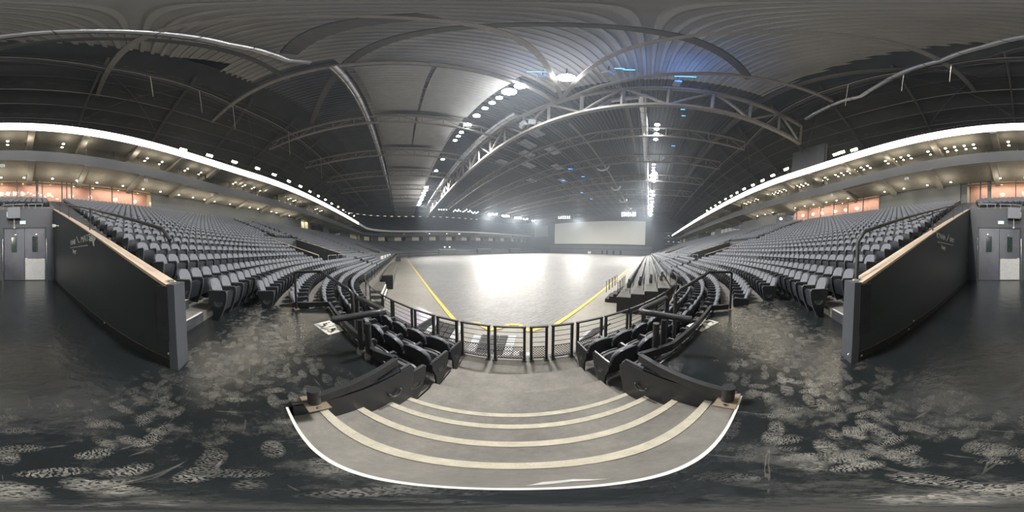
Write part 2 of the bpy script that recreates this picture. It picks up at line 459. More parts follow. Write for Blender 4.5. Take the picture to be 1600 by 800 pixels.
# neighbouring passages on the side stands
VOML = [(13.5, 19.6), (50, 56), (82, 88)]
VOMR = [(19.1, 26.0), (58, 64.5), (98, 104.5)]
VOM_K = 8                                             # these passages cut the lowest rows only
def row_segments(ring, k, wid=0.0):
    """arc length intervals of tread k that exist"""
    cuts = []
    if k < 14:
        cuts.append((ring.cross(R_IN, -9, 0)-wid, ring.cross(L_IN, 0, 9)+wid))
    if k < VOM_K:
        for a0, a1 in VOML: cuts.append((ring.qa(a0)-wid, ring.qa(a1)+wid))
        for b0, b1 in VOMR: cuts.append((ring.qb(b1)-wid, ring.qb(b0)+wid))
    cuts.sort(); segs = []; q = ring.q_end_right()
    for c0, c1 in cuts:
        segs.append((q, c0)); q = c1
    segs.append((q, ring.q_end_far()))
    return segs
def strip(mb, r0, q0, r1, q1, z0, z1, mi=0, n=None, fine=.6):
    """band between curve r0 over interval q0 at height z0 and curve r1 over q1 at z1"""
    s0 = samples(r0, *q0, fine=fine)
    L0 = q0[1]-q0[0]
    A = [r0.pt(q)[:2] for q in s0]
    if r1 is r0: B = A
    else:
        # match by breakpoints: map piecewise between the curves' own breaks
        b0 = [q0[0]] + sorted(x for x in (r0.sR, r0.sL, r0.s1, r0.s2) if q0[0] < x < q0[1]) + [q0[1]]
        b1 = [q1[0]] + sorted(x for x in (r1.sR, r1.sL, r1.s1, r1.s2) if q1[0] < x < q1[1]) + [q1[1]]
        if len(b0) != len(b1):
            b0 = [q0[0], q0[1]]; b1 = [q1[0], q1[1]]
        B = []
        for q in s0:
            for i in range(len(b0)-1):
                if q <= b0[i+1]+1e-9:
                    t = (q-b0[i])/max(1e-9, b0[i+1]-b0[i]); B.append(r1.pt(b1[i]+t*(b1[i+1]-b1[i]))[:2]); break
            else: B.append(r1.pt(q1[1])[:2])
    n_ = len(A)
    vs = [(x, y, z0) for x, y in A] + [(x, y, z1) for x, y in B]
    mb.add(vs, [(i, i+1, n_+i+1, n_+i) for i in range(n_-1)], mi)

ter = MB()
for k in range(NROW):
    sg = row_segments(UP[k], k); sg1 = row_segments(UP[k+1], k)
    zr = 0 if k == 0 else ZT[k-1]
    sgp = row_segments(UP[k], k)
    for q, q1 in zip(sg, sg1):
        strip(ter, UP[k], q, UP[k+1], q1, ZT[k], ZT[k], 0)
    for q in sgp: strip(ter, UP[k], q, UP[k], q, zr, ZT[k], 0)
struct(ter.build('seating_terrace', conc_side))
# lower terraces: radii, height, first station
LOWR = [(17.75, 16.95, -.2), (16.95, 16.1, -.5), (16.1, 15.45, -.85), (15.45, 14.8, -1.02), (14.8, 13.8, -1.19)]
lt = MB()
PLAT_L, PLAT_R = 4.25, 4.35                            # half lengths of the level landing, measured along its edge
for i, (Ra, Rb, z) in enumerate(LOWR):
    ra, rb = low(Ra), low(Rb)
    zprev = 0 if i == 0 else LOWR[i-1][2]
    if i < 2: qs = [((ra.q_end_right(), -2.2), (rb.q_end_right(), -2.2)), ((3.4, ra.q_end_far()), (3.4, rb.q_end_far()))]
    else:
        fL = lambda x, y: x + .95; fR = lambda x, y: x - 1.12
        qs = [((ra.q_end_right(), ra.cross(fR, -6, 4)), (rb.q_end_right(), rb.cross(fR, -6, 4))),
              ((ra.cross(fL, -4, 6), ra.q_end_far()), (rb.cross(fL, -4, 6), rb.q_end_far()))]
    for q, q1 in qs:
        strip(lt, ra, q, rb, q1, z, z, 0)
        strip(lt, ra, q, ra, q, zprev, z, 1)
# gangway behind the front fence and the wall below it, down to the arena floor
rg = low(13.8); strip(lt, rg, (rg.q_end_right(), rg.q_end_far()), rg, (rg.q_end_right(), rg.q_end_far()), -1.19, FLOOR, 1)
struct(lt.build('lower_seating_terrace', [conc_side, conc_side]))
# walkway beside the upper rows, beyond the landing
wk = MB(); ra, rb = low(18.5), low(17.75)
strip(wk, UP[0], (UP[0].q_end_right(), -3.6), rb, (rb.q_end_right(), -3.5), -.006, -.006)
strip(wk, UP[0], (3.6, UP[0].q_end_far()), rb, (3.5, rb.q_end_far()), -.006, -.006)
struct(wk.build('floor_walkway', landing_mat))
# level landing, in two pieces that do not overlap: the platform and the passage floor
def circ_y(R, x): return C0[1] - math.sqrt(R*R-(x-C0[0])**2)
SX0, SX1, SY0 = -.95, 1.10, .12
lf = MB()
xs = sorted(set([-5.0 + i*.25 for i in range(42)] + [SX0, SX1, -3.65, -3.38, 3.5, 3.12]))
xs = [x for x in xs if -4.7 <= x <= 5.2]
def front_y(x):
    if SX0 < x < SX1: return SY0
    if x < -3.38: return 1.34 - (-3.38-x)*1.45 if x < -3.38 else 0
    if x > 3.3: return 1.2 - (x-3.3)*.9
    return circ_y(16.0, x)
for x0, x1 in zip(xs[:-1], xs[1:]):
    xm = (x0+x1)/2; e = 1e-6
    f0, f1 = (front_y(x0+e), front_y(x1-e))
    y0, y1 = circ_y(18.62, x0), circ_y(18.62, x1)
    if f0 < y0 or f1 < y1: continue
    n = 6
    for j in range(n):
        a, b_ = j/n, (j+1)/n
        lf.quad((x0, y0+(f0-y0)*a, 0), (x1, y1+(f1-y1)*a, 0), (x1, y1+(f1-y1)*b_, 0), (x0, y0+(f0-y0)*b_, 0))
ys = [-1.3 - i*(11.3/24) for i in range(25)]
prev = None
for y in ys:
    row = [(xl(y)-.05 + (xr(y)-xl(y)+.1)*t/8, y) for t in range(9)]
    if y == ys[0]: row = [(x, circ_y(18.62, x)) for x, _ in row]
    if prev:
        for j in range(8): lf.quad((*prev[j], 0), (*prev[j+1], 0), (*row[j+1], 0), (*row[j], 0))
    prev = row
struct(lf.build('floor', landing_mat))
sk = MB()
for x0, x1 in zip(xs[:-1], xs[1:]):
    if SX0 <= (x0+x1)/2 <= SX1: continue
    e = 1e-6; sk.quad((x0, front_y(x0+e), -.003), (x1, front_y(x1-e), -.003), (x1, front_y(x1-e), -.9), (x0, front_y(x0+e), -.9))
struct(sk.build('wall_platform_front', seat_plastic))

# central stairs down to the gangway
SY = [.12, .38, .66, .96, 1.23, 1.76, 2.39, 3.15]
SZ = [-.17, -.34, -.51, -.68, -.85, -1.02, -1.19]
stairs = thing('aisle_stairs', 'wide concrete stairs with pale gritty nosings going down from the landing to the front fence', 'stairs', (0, 0, 0))
stairs['kind'] = 'structure'
st = MB(); ns = MB()
prevz = 0
for i, z in enumerate(SZ):
    y0, y1 = SY[i], SY[i+1]
    x0, x1 = (SX0, SX1)
    st.box(x0-.02, x1+.02, y0, y1, z-.25, z)
    if i < 4:
        ns.box(x0, x1, y1-.055, y1+.004, z-.03, z+.006)
    prevz = z
st.each('tread', conc_tread, stairs)
for nb in ns.each('nosing', nosing, stairs): nb['label'] = 'pale gritty nosing strip'
eg = MB(); eg.box(SX0, SX1, SY0-.004, SY0+.012, -.03, .004)
eo = eg.build('landing_edge_strip', white_paint, stairs)
# gangway floor in front of the stairs (between the lower terraces)
gw = MB(); gw.add([(SX0-.3, 3.15, -1.19), (SX1+.3, 3.15, -1.19), (SX1+.3, 3.2, -1.19), (SX0-.3, 3.2, -1.19)], [(0, 1, 2, 3)])
xs_ = [SX0-.3+i*(SX1-SX0+.6)/10 for i in range(11)]
for x0, x1 in zip(xs_[:-1], xs_[1:]): gw.quad((x0, 2.35, -1.194), (x1, 2.35, -1.194), (x1, circ_y(13.8, x1), -1.194), (x0, circ_y(13.8, x0), -1.194))
gw.f = gw.f[1:]; gw.m = gw.m[1:]
struct(gw.build('floor_gangway', conc_tread))

# dark side panels that close the platform beside the stairs, and the low steel kerb round the platform
for sx, xk, nm in ((-1, SX0, 'left'), (1, SX1, 'right')):
    t = thing('platform_side_panel', 'black panel closing the %s platform beside the stairs' % ('wheelchair' if sx < 0 else 'opposite wheelchair'), 'panel', (xk, 0, 0))
    t['label'] = 'black panel closing the platform beside the stairs, on the %s-hand side' % nm
    mb = MB(); x = .03*sx
    prof = [(.16, .0), (.16, -.30), (.50, -.44), (.80, -.60), (1.10, -.78), (1.25, -.80), (1.30, -.45), (1.32, -.16), (1.28, -.07), (.9, -.04), (.5, -.01)]
    vs = [(0, y, z) for y, z in prof] + [(x*1.6, y, z) for y, z in prof]; n = len(prof)
    mb.add(vs, [tuple(range(n)), tuple(range(2*n-1, n-1, -1))] + [(k, (k+1) % n, n+(k+1) % n, n+k) for k in range(n)])
    mb.build('panel', seat_plastic, t)
    e = MB(); e.tube([(x*.8, y, z+.012) for y, z in ((.16, 0), (.5, 0), (.9, -.03), (1.27, -.06), (1.32, -.14), (1.31, -.3))], .016, 6)
    e.build('top_edge', seat_edge, t)
    e = MB(); e.tube([(-x*.4-.012*sx, 1.0+.07*math.cos(a), -.30+.09*math.sin(a)) for a in [PI*1.0+i*PI/8 for i in range(9)]], .012, 6)
    e.build('moulded_ridge', seat_edge, t)
# kerbs: paths on the platform edge
def kerb(path, name, label):
    t = thing(name, label, 'kerb rail')
    mb = MB()
    for a, b_ in zip(path[:-1], path[1:]): mb.bar((*a, .085), (*b_, .085), .018, .12)
    mb.build('steel_upstand', black_steel, t)
    fl = MB()
    for a, b_ in zip(path[:-1], path[1:]): fl.bar((*a, .142), (*b_, .142), .05, .012)
    fl.build('top_flange', black_steel, t)
    return t
arcL = [(x, circ_y(16.02, x)) for x in (-1.42, -1.9, -2.4, -2.9, -3.38)]
arcR = [(x, circ_y(16.02, x)) for x in (1.56, 2.0, 2.5, 2.9, 3.3)]
kerb([(-.93, .30), (-1.0, 1.12), (-1.30, 1.08)] + arcL + [(-3.67, .93)], 'platform_kerb', 'low black steel kerb rail round the left-hand wheelchair platform')
kerb([(1.03, .20), (1.14, 1.10), (1.45, 1.02)] + arcR + [(3.55, .82)], 'platform_kerb', 'low black steel kerb rail round the right-hand wheelchair platform')
for x, y, hh, lb in ((-.95, .30, .20, 'left'), (1.02, .20, .20, 'right')):
    t = thing('kerb_post', 'short black post on a square steel plate at the stair head, %s end' % lb, 'post', (x, y, 0))
    mb = MB(); mb.cyl((0, 0), .045, 0, hh, 16); mb.build('post', black_steel, t, smooth=True)
    mb = MB(); mb.box(-.10, .10, -.07, .07, 0, .014); mb.build('base_plate', plain('steel_plate', (.33, .27, .2), .45, metal=.4) if 'steel_plate' not in MATS else MATS['steel_plate'], t)
    for dx_ in (-.075, .075):
        mb = MB(); mb.cyl((dx_, 0), .014, .014, .026, 6); mb.build('bolt', chrome, t)

# entrance passage walls with sloping pale caps
def side_wall(name, xf, y0, y1, z0, z1, sgn):
    th = .17*sgn
    mb = MB(); p = [(xf(y0), y0), (xf(y1), y1)]
    o = [(xf(y0)+th, y0), (xf(y1)+th, y1)]
    vs = [(*p[0], 0), (*p[1], 0), (*o[1], 0), (*o[0], 0), (*p[0], z0), (*p[1], z1), (*o[1], z1), (*o[0], z0)]
    mb.add(vs, [(0, 1, 2, 3), (4, 5, 6, 7), (0, 1, 5, 4), (1, 2, 6, 5), (2, 3, 7, 6), (3, 0, 4, 7)])
    struct(mb.build(name, dark_wall))
    c = MB(); e = .03*sgn
    vs = [(p[0][0]-e, p[0][1], z0), (p[1][0]-e, p[1][1], z1), (o[1][0]+e, o[1][1], z1), (o[0][0]+e, o[0][1], z0)]
    c.add([*vs] + [(a, b_, z+.035) for a, b_, z in vs], [(0, 1, 2, 3), (4, 5, 6, 7), (0, 1, 5, 4), (1, 2, 6, 5), (2, 3, 7, 6), (3, 0, 4, 7)])
    struct(c.build('trim_wall_cap', wall_cap))
    d = MB(); yy = y0
    d.box(min(p[0][0]-e*1.2, o[0][0]+e*1.2), max(p[0][0]-e*1.2, o[0][0]+e*1.2), yy-.02, yy+.07, 0, z0+.05)
    struct(d.build('trim_wall_end', grey_panel if False else door_wall))
    k = MB(); k.box(min(p[0][0]-e*1.6, p[0][0]+.02*sgn), max(p[0][0]-e*1.6, p[0][0]+.02*sgn), yy-.14, yy, .42, z0+.03)
    struct(k.build('trim_wall_corner_plate', black_steel))
    # skirting
    s_ = MB(); s_.add([(p[0][0]-.012*sgn, p[0][1], 0), (p[1][0]-.012*sgn, p[1][1], 0), (p[1][0]-.012*sgn, p[1][1], .12), (p[0][0]-.012*sgn, p[0][1], .12), (p[0][0], p[0][1], .13), (p[1][0], p[1][1], .13)], [(0, 1, 2, 3), (3, 2, 5, 4)])
    struct(s_.build('baseboard_' + name.split('_')[1], rubber))
side_wall('wall_left', xl, -.85, -11.8, 1.0, 5.56, -1)
side_wall('wall_right', xr, -.97, -11.8, 1.0, 5.56, 1)

# rear wall of the passage, two facets, each with a double door
WT = 5.56
def facet(pa, pb, name, dlab, hatch_leaf, dn):
    a = Vector((*pa, 0)); b_ = Vector((*pb, 0)); d = (b_-a); L = d.length; d /= L
    n = Vector((-d.y, d.x, 0)); n = n if n.dot(Vector((0, 1, 0))) > 0 else -n   # towards the camera
    M = Matrix(((d.x, n.x, 0, a.x), (d.y, n.y, 0, a.y), (0, 0, 1, 0), (0, 0, 0, 1)))
    s0, s1, H = .22, 3.55, 4.08
    mb = MB()
    mb.box(-.02, s0, -.25, 0, 0, WT, M=M); mb.box(s1, L+.4, -.25, 0, 0, WT, M=M); mb.box(s0, s1, -.25, 0, H, WT, M=M)
    struct(mb.build(name, door_wall))
    dr = bpy.data.objects.new('door_%d' % dn, None); COL.objects.link(dr); dr['kind'] = 'structure'
    dr.matrix_world = M
    fr_ = MB()
    fr_.box(s0, s0+.09, -.2, .03, 0, H); fr_.box(s1-.09, s1, -.2, .03, 0, H); fr_.box(s0, s1, -.2, .03, H-.10, H)
    fr_.build('door_frame', black_steel, dr)
    mid = (s0+s1)/2
    for j, (x0, x1) in enumerate(((s0+.1, mid-.012), (mid+.012, s1-.1))):
        lf_ = MB(); wx0, wx1, wz0, wz1 = (x0+x1)/2-.20, (x0+x1)/2+.20, 2.15, 3.30
        y0_, y1_ = -.10, -.04
        lf_.box(x0, wx0, y0_, y1_, .02, H-.11); lf_.box(wx1, x1, y0_, y1_, .02, H-.11)
        lf_.box(wx0, wx1, y0_, y1_, .02, wz0); lf_.box(wx0, wx1, y0_, y1_, wz1, H-.11)
        lf_.box(x0+.02, x1-.02, y1_, y1_+.006, .05, 2.02)
        leaf = lf_.build('door_leaf', door_paint, dr)
        f2 = MB()
        for (q0, q1, r0, r1) in ((wx0-.04, wx1+.04, wz0-.04, wz0), (wx0-.04, wx1+.04, wz1, wz1+.04), (wx0-.04, wx0, wz0, wz1), (wx1, wx1+.04, wz0, wz1)): f2.box(q0, q1, y1_, y1_+.02, r0, r1)
        f2.build('window_trim', grey_panel, leaf)
        gg = MB(); gg.box(wx0, wx1, -.08, -.065, wz0, wz1); gg.build('window_pane', dark_glass, leaf)
        if j == hatch_leaf:
            kp = MB(); pts = [(x0+.03, .06), (x1-.05, .06), (x1-.04, 1.0), (x1-.05, 1.62), (x1-.22, 1.66), (x1-.5, 1.63), (x0+.25, 1.65), (x0+.12, 1.72), (x0+.02, 1.66), (x0+.03, .8)]
            nn = len(pts); kp.add([(x, y1_+.007, z) for x, z in pts] + [(x, y1_+.013, z) for x, z in pts], [tuple(range(nn)), tuple(range(2*nn-1, nn-1, -1))] + [(q, (q+1) % nn, nn+(q+1) % nn, nn+q) for q in range(nn)])
            o = kp.build('kick_plate', kick_white, leaf); o['label'] = 'worn white kick plate'
        cl = MB(); cl.box((x0+x1)/2+.05, (x0+x1)/2+.16, y1_, y1_+.03, 3.47, 3.52); cl.build('door_closer_stud', chrome, leaf)
    # shiny guard tubes
    for q, side in ((s0+.02, 0), (s1-.02, 1)):
        t = thing('door_guard_tube', 'tall shiny tube at the %s jamb of %s' % ('inner' if (side == 0) else 'outer', dlab), 'guard tube', tuple(M @ Vector((q, .12, 0))))
        g_ = MB(); g_.cyl((0, 0), .05, 0, 3.15, 16); g_.build('tube', chrome, t, smooth=True)
        g_ = MB(); g_.cyl((0, 0), .08, 0, .012, 16); g_.build('floor_flange', chrome, t)
        g_ = MB(); g_.cyl((0, 0), .055, 3.15, 3.17, 16, r2=.03); g_.build('end_cap', chrome, t)
    # exit sign
    sgx = mid - (.35 if dn == 1 else .35)*1
    t = thing('exit_sign', 'small lit green exit sign above %s' % dlab, 'exit sign', tuple(M @ Vector((mid+(-.12 if dn == 1 else -.1), 0, 4.42)))); t.rotation_euler = (0, 0, math.atan2(n.y, n.x)-PI/2)
    e_ = MB(); e_.box(-.22, .22, .0*1, .06, -.13, .13)
    e_.build('housing', white_paint, t)
    e_ = MB(); e_.box(-.20, .20, .06, .064, -.11, .11); e_.build('lit_face', exit_green, t)
    e_ = MB()
    e_.box(-.16, -.04, .064, .068, -.02, .02); e_.add([(-.16, .066, .07), (-.16, .066, -.07), (-.19, .066, 0)], [(0, 1, 2)])
    e_.box(.04, .08, .064, .068, -.02, .05); e_.box(.045, .075, .064, .068, .055, .085)
    e_.bar((.06, .066, -.02), (.02, .066, -.08), .02, .003, up=(0, 1, 0)); e_.bar((.06, .066, -.02), (.11, .066, -.07), .02, .003, up=(0, 1, 0)); e_.bar((.03, .066, .03), (.12, .066, .01), .016, .003, up=(0, 1, 0))
    e_.box(.13, .17, .064, .068, -.09, .09)
    e_.build('running_figure', white_paint, t)
    return M, d, n, L
pw_l = (xl(-11.6)-.02, -11.62); pw_r = (xr(-11.6)+.02, -11.62)
ML, dL_, nL_, _ = facet((0, -12.5), pw_l, 'wall_back', 'the double door beside the left passage wall', 1, 1)
MR, dR_, nR_, _ = facet((0, -12.5), pw_r, 'wall_rear', 'the double door beside the right passage wall', 0, 2)

# ------------------------------------------------------------------ balconies, soffits, back walls
TOPZ = ZT[-1]                                          # concourse level behind the top row
g_glz = Ring(19.2, 27.5); g_room = Ring(20.9, 27.5)
f_low = Ring(15.0, 28); f_top = Ring(15.0, 28)
w_edge = Ring(12.9, 23.8); s_in = Ring(15.3, 27.5); s_room = Ring(18.5, 27.5)
ZC = 12.0                                              # lower soffit height
def full(r): return (r.q_end_right(), r.q_end_far())
def band(name, r0, r1, z0, z1, mat, fine=.8):
    mb = MB(); strip(mb, r0, full(r0), r1, full(r1), z0, z1, fine=fine)
    return struct(mb.build(name, mat, smooth=True))
cf = MB(); strip(cf, UP[NROW], full(UP[NROW]), g_room, full(g_room), TOPZ, TOPZ); struct(cf.build('floor_concourse', conc_side))
band('ceiling_soffit', f_low, g_glz, 12.3, ZC-.05, conc_soffit)
cr = MB(); strip(cr, g_glz, full(g_glz), g_room, full(g_room), 12.2, 12.2); struct(cr.build('ceiling_rooms', cream_wall))
band('wall_fascia', f_low, f_top, 12.25, 13.75, grey_fascia)
band('trim_fascia_sill', f_top, Ring(15.25, 28), 13.75, 13.78, grey_fascia)
band('ceiling_upper_soffit', w_edge, s_in, 15.04, 15.25, conc_soffit)
band('ceiling_suites', s_in, s_room, 15.25, 15.25, conc_soffit)
band('floor_suites', Ring(15.25, 28), s_room, 13.6, 13.6, conc_side)
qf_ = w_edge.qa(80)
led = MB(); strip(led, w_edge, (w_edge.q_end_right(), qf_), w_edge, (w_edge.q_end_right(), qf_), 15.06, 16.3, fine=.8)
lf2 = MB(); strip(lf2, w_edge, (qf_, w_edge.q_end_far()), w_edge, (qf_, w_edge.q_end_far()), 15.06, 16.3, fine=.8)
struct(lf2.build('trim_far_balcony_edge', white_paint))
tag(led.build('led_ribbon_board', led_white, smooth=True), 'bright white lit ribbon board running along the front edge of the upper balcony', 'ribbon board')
seam = MB()
q = -150
while q < 150:
    if w_edge.q_end_right() < q:
        x, y, nx, ny = w_edge.pt(q); seam.bar((x-nx*.01, y-ny*.01, 15.06), (x-nx*.01, y-ny*.01, 16.3), .03, .02)
    q += 6.2
seam.each('panel_seam', grey_fascia, bpy.data.objects['led_ribbon_board'])
band('floor_upper_balcony', w_edge, Ring(16.5, 24.5), 16.3, 16.3, grey_fascia)
# balustrade rail over the ribbon board
def rail_along(name, ring, q0, q1, z0, z1, label, post=2.4, rows=(1.0,), r=.022, mat=None, cat='railing', step=.8):
    t = thing(name, label, cat); mat = mat or black_steel
    qs = samples(ring, q0, q1, fine=step, coarse=4)
    for h_ in rows:
        mb = MB(); mb.tube([(*ring.pt(q)[:2], z0+(z1-z0)*h_) for q in qs], r, 6)
        mb.build('rail', mat, t)
    n = max(1, int((q1-q0)/post)); mb = MB()
    for i in range(n+1):
        x, y, _, _ = ring.pt(q0+(q1-q0)*i/n); mb.box(x-r, x+r, y-r, y+r, z0, z1)
    mb.each('post', mat, t)
    return t
wr = Ring(13.2, 23.8)
for j, (qa_, qb_) in enumerate(((-9.8, -4.9), (-4.6, -.4), (.2, 3.0), (3.2, 6.0), (6.2, 9.0), (-28, -23), (-34, -29), (-18.5, -16.5), (20.5, 23))):
    lab = ['balcony guard rail over the right-hand passage wall', 'balcony guard rail above the right-hand door', 'balcony guard rail above the left-hand door', 'balcony guard rail over the left-hand passage wall', 'balcony guard rail just left of the passage wall', 'balcony guard rail beside the hanging grey panel', 'balcony guard rail beyond the hanging grey panel', 'short balcony guard rail before the hanging grey panel', 'balcony guard rail by the first amber floodlight'][j]
    rail_along('balcony_guard_rail', wr, qa_, qb_, 16.3, 17.15, 'thin grey ' + lab, post=1.4, rows=(.55, 1.0), r=.015, mat=dark_steel)

# radial beams under the two soffits
qs_beam = [-62, -55, -48, -41, -34, -27.5, -21, -14.5, -8.2, -1.5, 4.6, 10.2, 16.6, 23, 29.5, 36, 42.5, 49, 56, 63]
for q in qs_beam:
    mb = MB()
    a = f_low.pt(q); th = a[2:]
    # point further out along the normal
    o = (a[0]+th[0]*4.4, a[1]+th[1]*4.4); tx, ty = -th[1]*.32, th[0]*.32
    zb0, zb1 = 12.05, 11.45
    vs = [(a[0]-tx, a[1]-ty, 12.3), (a[0]+tx, a[1]+ty, 12.3), (o[0]+tx, o[1]+ty, 12.1), (o[0]-tx, o[1]-ty, 12.1),
          (a[0]-tx, a[1]-ty, 12.22), (a[0]+tx, a[1]+ty, 12.22), (o[0]+tx, o[1]+ty, 11.35), (o[0]-tx, o[1]-ty, 11.35)]
    mb.add(vs, [(0, 1, 2, 3), (4, 7, 6, 5), (0, 4, 5, 1), (1, 5, 6, 2), (2, 6, 7, 3), (3, 7, 4, 0)])
    struct(mb.build('beam_soffit', conc_soffit))
    mb = MB(); a = w_edge.pt(q*.86); th = a[2:]; o = (a[0]+th[0]*2.9, a[1]+th[1]*2.9); tx, ty = -th[1]*.3, th[0]*.3
    vs = [(a[0]-tx, a[1]-ty, 14.95), (a[0]+tx, a[1]+ty, 14.95), (o[0]+tx, o[1]+ty, 15.2), (o[0]-tx, o[1]-ty, 15.2),
          (a[0]-tx, a[1]-ty, 14.82), (a[0]+tx, a[1]+ty, 14.82), (o[0]+tx, o[1]+ty, 14.45), (o[0]-tx, o[1]-ty, 14.45)]
    mb.add(vs, [(0, 1, 2, 3), (4, 7, 6, 5), (0, 4, 5, 1), (1, 5, 6, 2), (2, 6, 7, 3), (3, 7, 4, 0)])
    struct(mb.build('beam_upper_soffit', conc_soffit))

# the wall behind the top row: glazed rooms and plain grey panels in turn
def s_of(px, py, ring=g_glz, z=None):
    """arc length on a ring under an image column, by marching"""
    d = ray(px, py); best = None
    lo, hi = (-130, 0) if px > 800 else (0, 130)
    az = math.atan2(d[0], d[1])
    def f(q):
        x, y = ring.pt(q)[:2]; a = math.atan2(x, y)-az
        return (a+PI) % (2*PI)-PI
    for _ in range(50):
        m = (lo+hi)/2
        if f(m) > 0: hi = m
        else: lo = m
    return (lo+hi)/2
S = lambda px: s_of(px, 320)
GL = [('glass', 1510, 237+1600), ('solid', 1374, 1510), ('glass', 1215, 1374), ('solid', 1161, 1215), ('glass', 1128, 1161), ('solid', 1119, 1128), ('glass', 1094, 1119), ('solid', 1075, 1094), ('glass', 1058, 1075)]
def seg(kind, qa_, qb_, idx):
    return (kind, qa_, qb_)
SEG = []
for kind, a, b_ in GL:
    qa_ = S(a if a < 1600 else a-1600); qb_ = S(b_ if b_ < 1600 else b_-1600)
    SEG.append((kind, min(qa_, qb_), max(qa_, qb_)))
for kind, a, b_ in (('solid', 237, 469), ('glass', 469, 480), ('solid', 480, 484), ('glass', 484, 503), ('solid', 503, 512), ('glass', 512, 530), ('solid', 530, 545), ('glass', 545, 560)):
    SEG.append((kind, S(a), S(b_)))
SEG.sort(key=lambda s: s[1])
qL_end = max(s[2] for s in SEG); qR_end = min(s[1] for s in SEG)
endL, endR = g_glz.q_end_far(), g_glz.q_end_right()
q = qL_end; i = 0
while q < endL:
    L_ = (5.5, 9.0)[i % 2]; SEG.append((('solid', 'glass')[i % 2], q, min(endL, q+L_))); q += L_; i += 1
q = qR_end; i = 0
while q > endR:
    L_ = (5.5, 9.0)[i % 2]; SEG.append((('solid', 'glass')[i % 2], max(endR, q-L_), q)); q -= L_; i += 1
solid = MB(); roomw = MB(); roomc = MB(); roomf = MB(); wn = 0
for kind, qa_, qb_ in SEG:
    near = abs((qa_+qb_)/2) < 75
    if kind == 'solid':
        strip(solid, g_glz, (qa_, qb_), g_glz, (qa_, qb_), TOPZ, 12.1)
        continue
    ka, kb = g_glz.pt(qa_), g_glz.pt(qb_)
    strip(roomw if abs((qa_+qb_)/2) < 32 else roomf, g_room, (qa_-1, qb_+1), g_room, (qa_-1, qb_+1), TOPZ, 12.2, 0)
    for k_ in (qa_, qb_):
        x, y, nx, ny = g_glz.pt(k_); roomc.quad((x, y, TOPZ), (x+nx*1.7, y+ny*1.7, TOPZ), (x+nx*1.7, y+ny*1.7, 12.2), (x, y, 12.2))
    # frames and glass
    wn += 1
    if near or abs((qa_+qb_)/2) < 110:
        wo = bpy.data.objects.new('window_%d' % wn, None); COL.objects.link(wo); wo['kind'] = 'structure'
        fr_ = MB(); n = max(2, int((qb_-qa_)/2.9)); 
        for i in range(n+1):
            x, y, nx, ny = g_glz.pt(qa_+(qb_-qa_)*i/n); fr_.bar((x, y, TOPZ), (x, y, 12.0), .12, .14, up=(nx, ny, 0))
        qs = samples(g_glz, qa_, qb_, 1.0, 8)
        for zz, hh in ((11.62, .12), (TOPZ+.05, .1)):
            for a_, b2 in zip(qs[:-1], qs[1:]): fr_.bar((*g_glz.pt(a_)[:2], zz), (*g_glz.pt(b2)[:2], zz), .1, hh)
        fr_.build('window_frame', mullion, wo)
        gb = MB(); strip(gb, g_glz, (qa_, qb_), g_glz, (qa_, qb_), TOPZ+.1, 11.95, fine=1.5); gb.build('window_pane', glass, wo)
struct(solid.build('wall_back_upper', grey_panel))
struct(roomw.build('wall_rooms', pink_wall)); struct(roomf.build('wall_rooms_cream', cream_wall)); struct(roomc.build('wall_room_partition', cream_wall))
# light inside the glazed rooms
for kind, qa_, qb_ in SEG:
    if kind != 'glass': continue
    m_ = (qa_+qb_)/2
    if abs(m_) > 115: continue
    n = max(1, int(round((qb_-qa_)/9)))
    for i in range(n):
        x, y, nx, ny = g_glz.pt(qa_+(qb_-qa_)*(i+.5)/n)
        light('AREA', 'room_ceiling_light', (x+nx*.55, y+ny*.55, 11.95), (120 if abs(m_) < 32 else 260)*(qb_-qa_)/n/9, (1, .90, .78), min(7, .8*(qb_-qa_)/n), (x+nx*1.7, y+ny*1.7, 9.0), sy=.5)
# columns and door posts in the glazed band nearest the entrance
for px in (58, 97, 112, 1545, 1500, 1516, 1532):
    x, y, nx, ny = g_glz.pt(S(px)); mb = MB(); mb.bar((x-nx*.12, y-ny*.12, TOPZ), (x-nx*.12, y-ny*.12, 12.0), .3 if px in (58, 1545) else .14, .22, up=(nx, ny, 0))
    struct(mb.build('trim_concourse_post', mullion))
# suite fronts between the two balconies
mb = MB(); strip(mb, s_in, full(s_in), s_in, full(s_in), 13.8, 15.22, fine=1.5); struct(mb.build('window_suites', glass))
mb = MB(); strip(mb, s_room, full(s_room), s_room, full(s_room), 13.5, 15.25, fine=1.5); struct(mb.build('wall_suites', plain('suite_wall', (.30, .32, .20), .7, var=.3, scale=.4)))
for q in (-118, -108, -98, -88, -78, -68, -58, -48, -40, -33, 33, 40, 48, 58, 68, 78, 88, 98):
    x, y, nx, ny = s_in.pt(q); light('POINT', 'suite_lamp_glow', (x+nx*1.6, y+ny*1.6, 14.8), 130 if abs(q) > 45 else 60, (1, .93, .50), .3)
mb = MB(); q = -120
while q < 160:
    if s_in.q_end_right() < q:
        x, y, nx, ny = s_in.pt(q); mb.bar((x-nx*.03, y-ny*.03, 13.7), (x-nx*.03, y-ny*.03, 15.25), .07, .07)
    q += 3.1
struct(mb.build('trim_suite_posts', mullion))

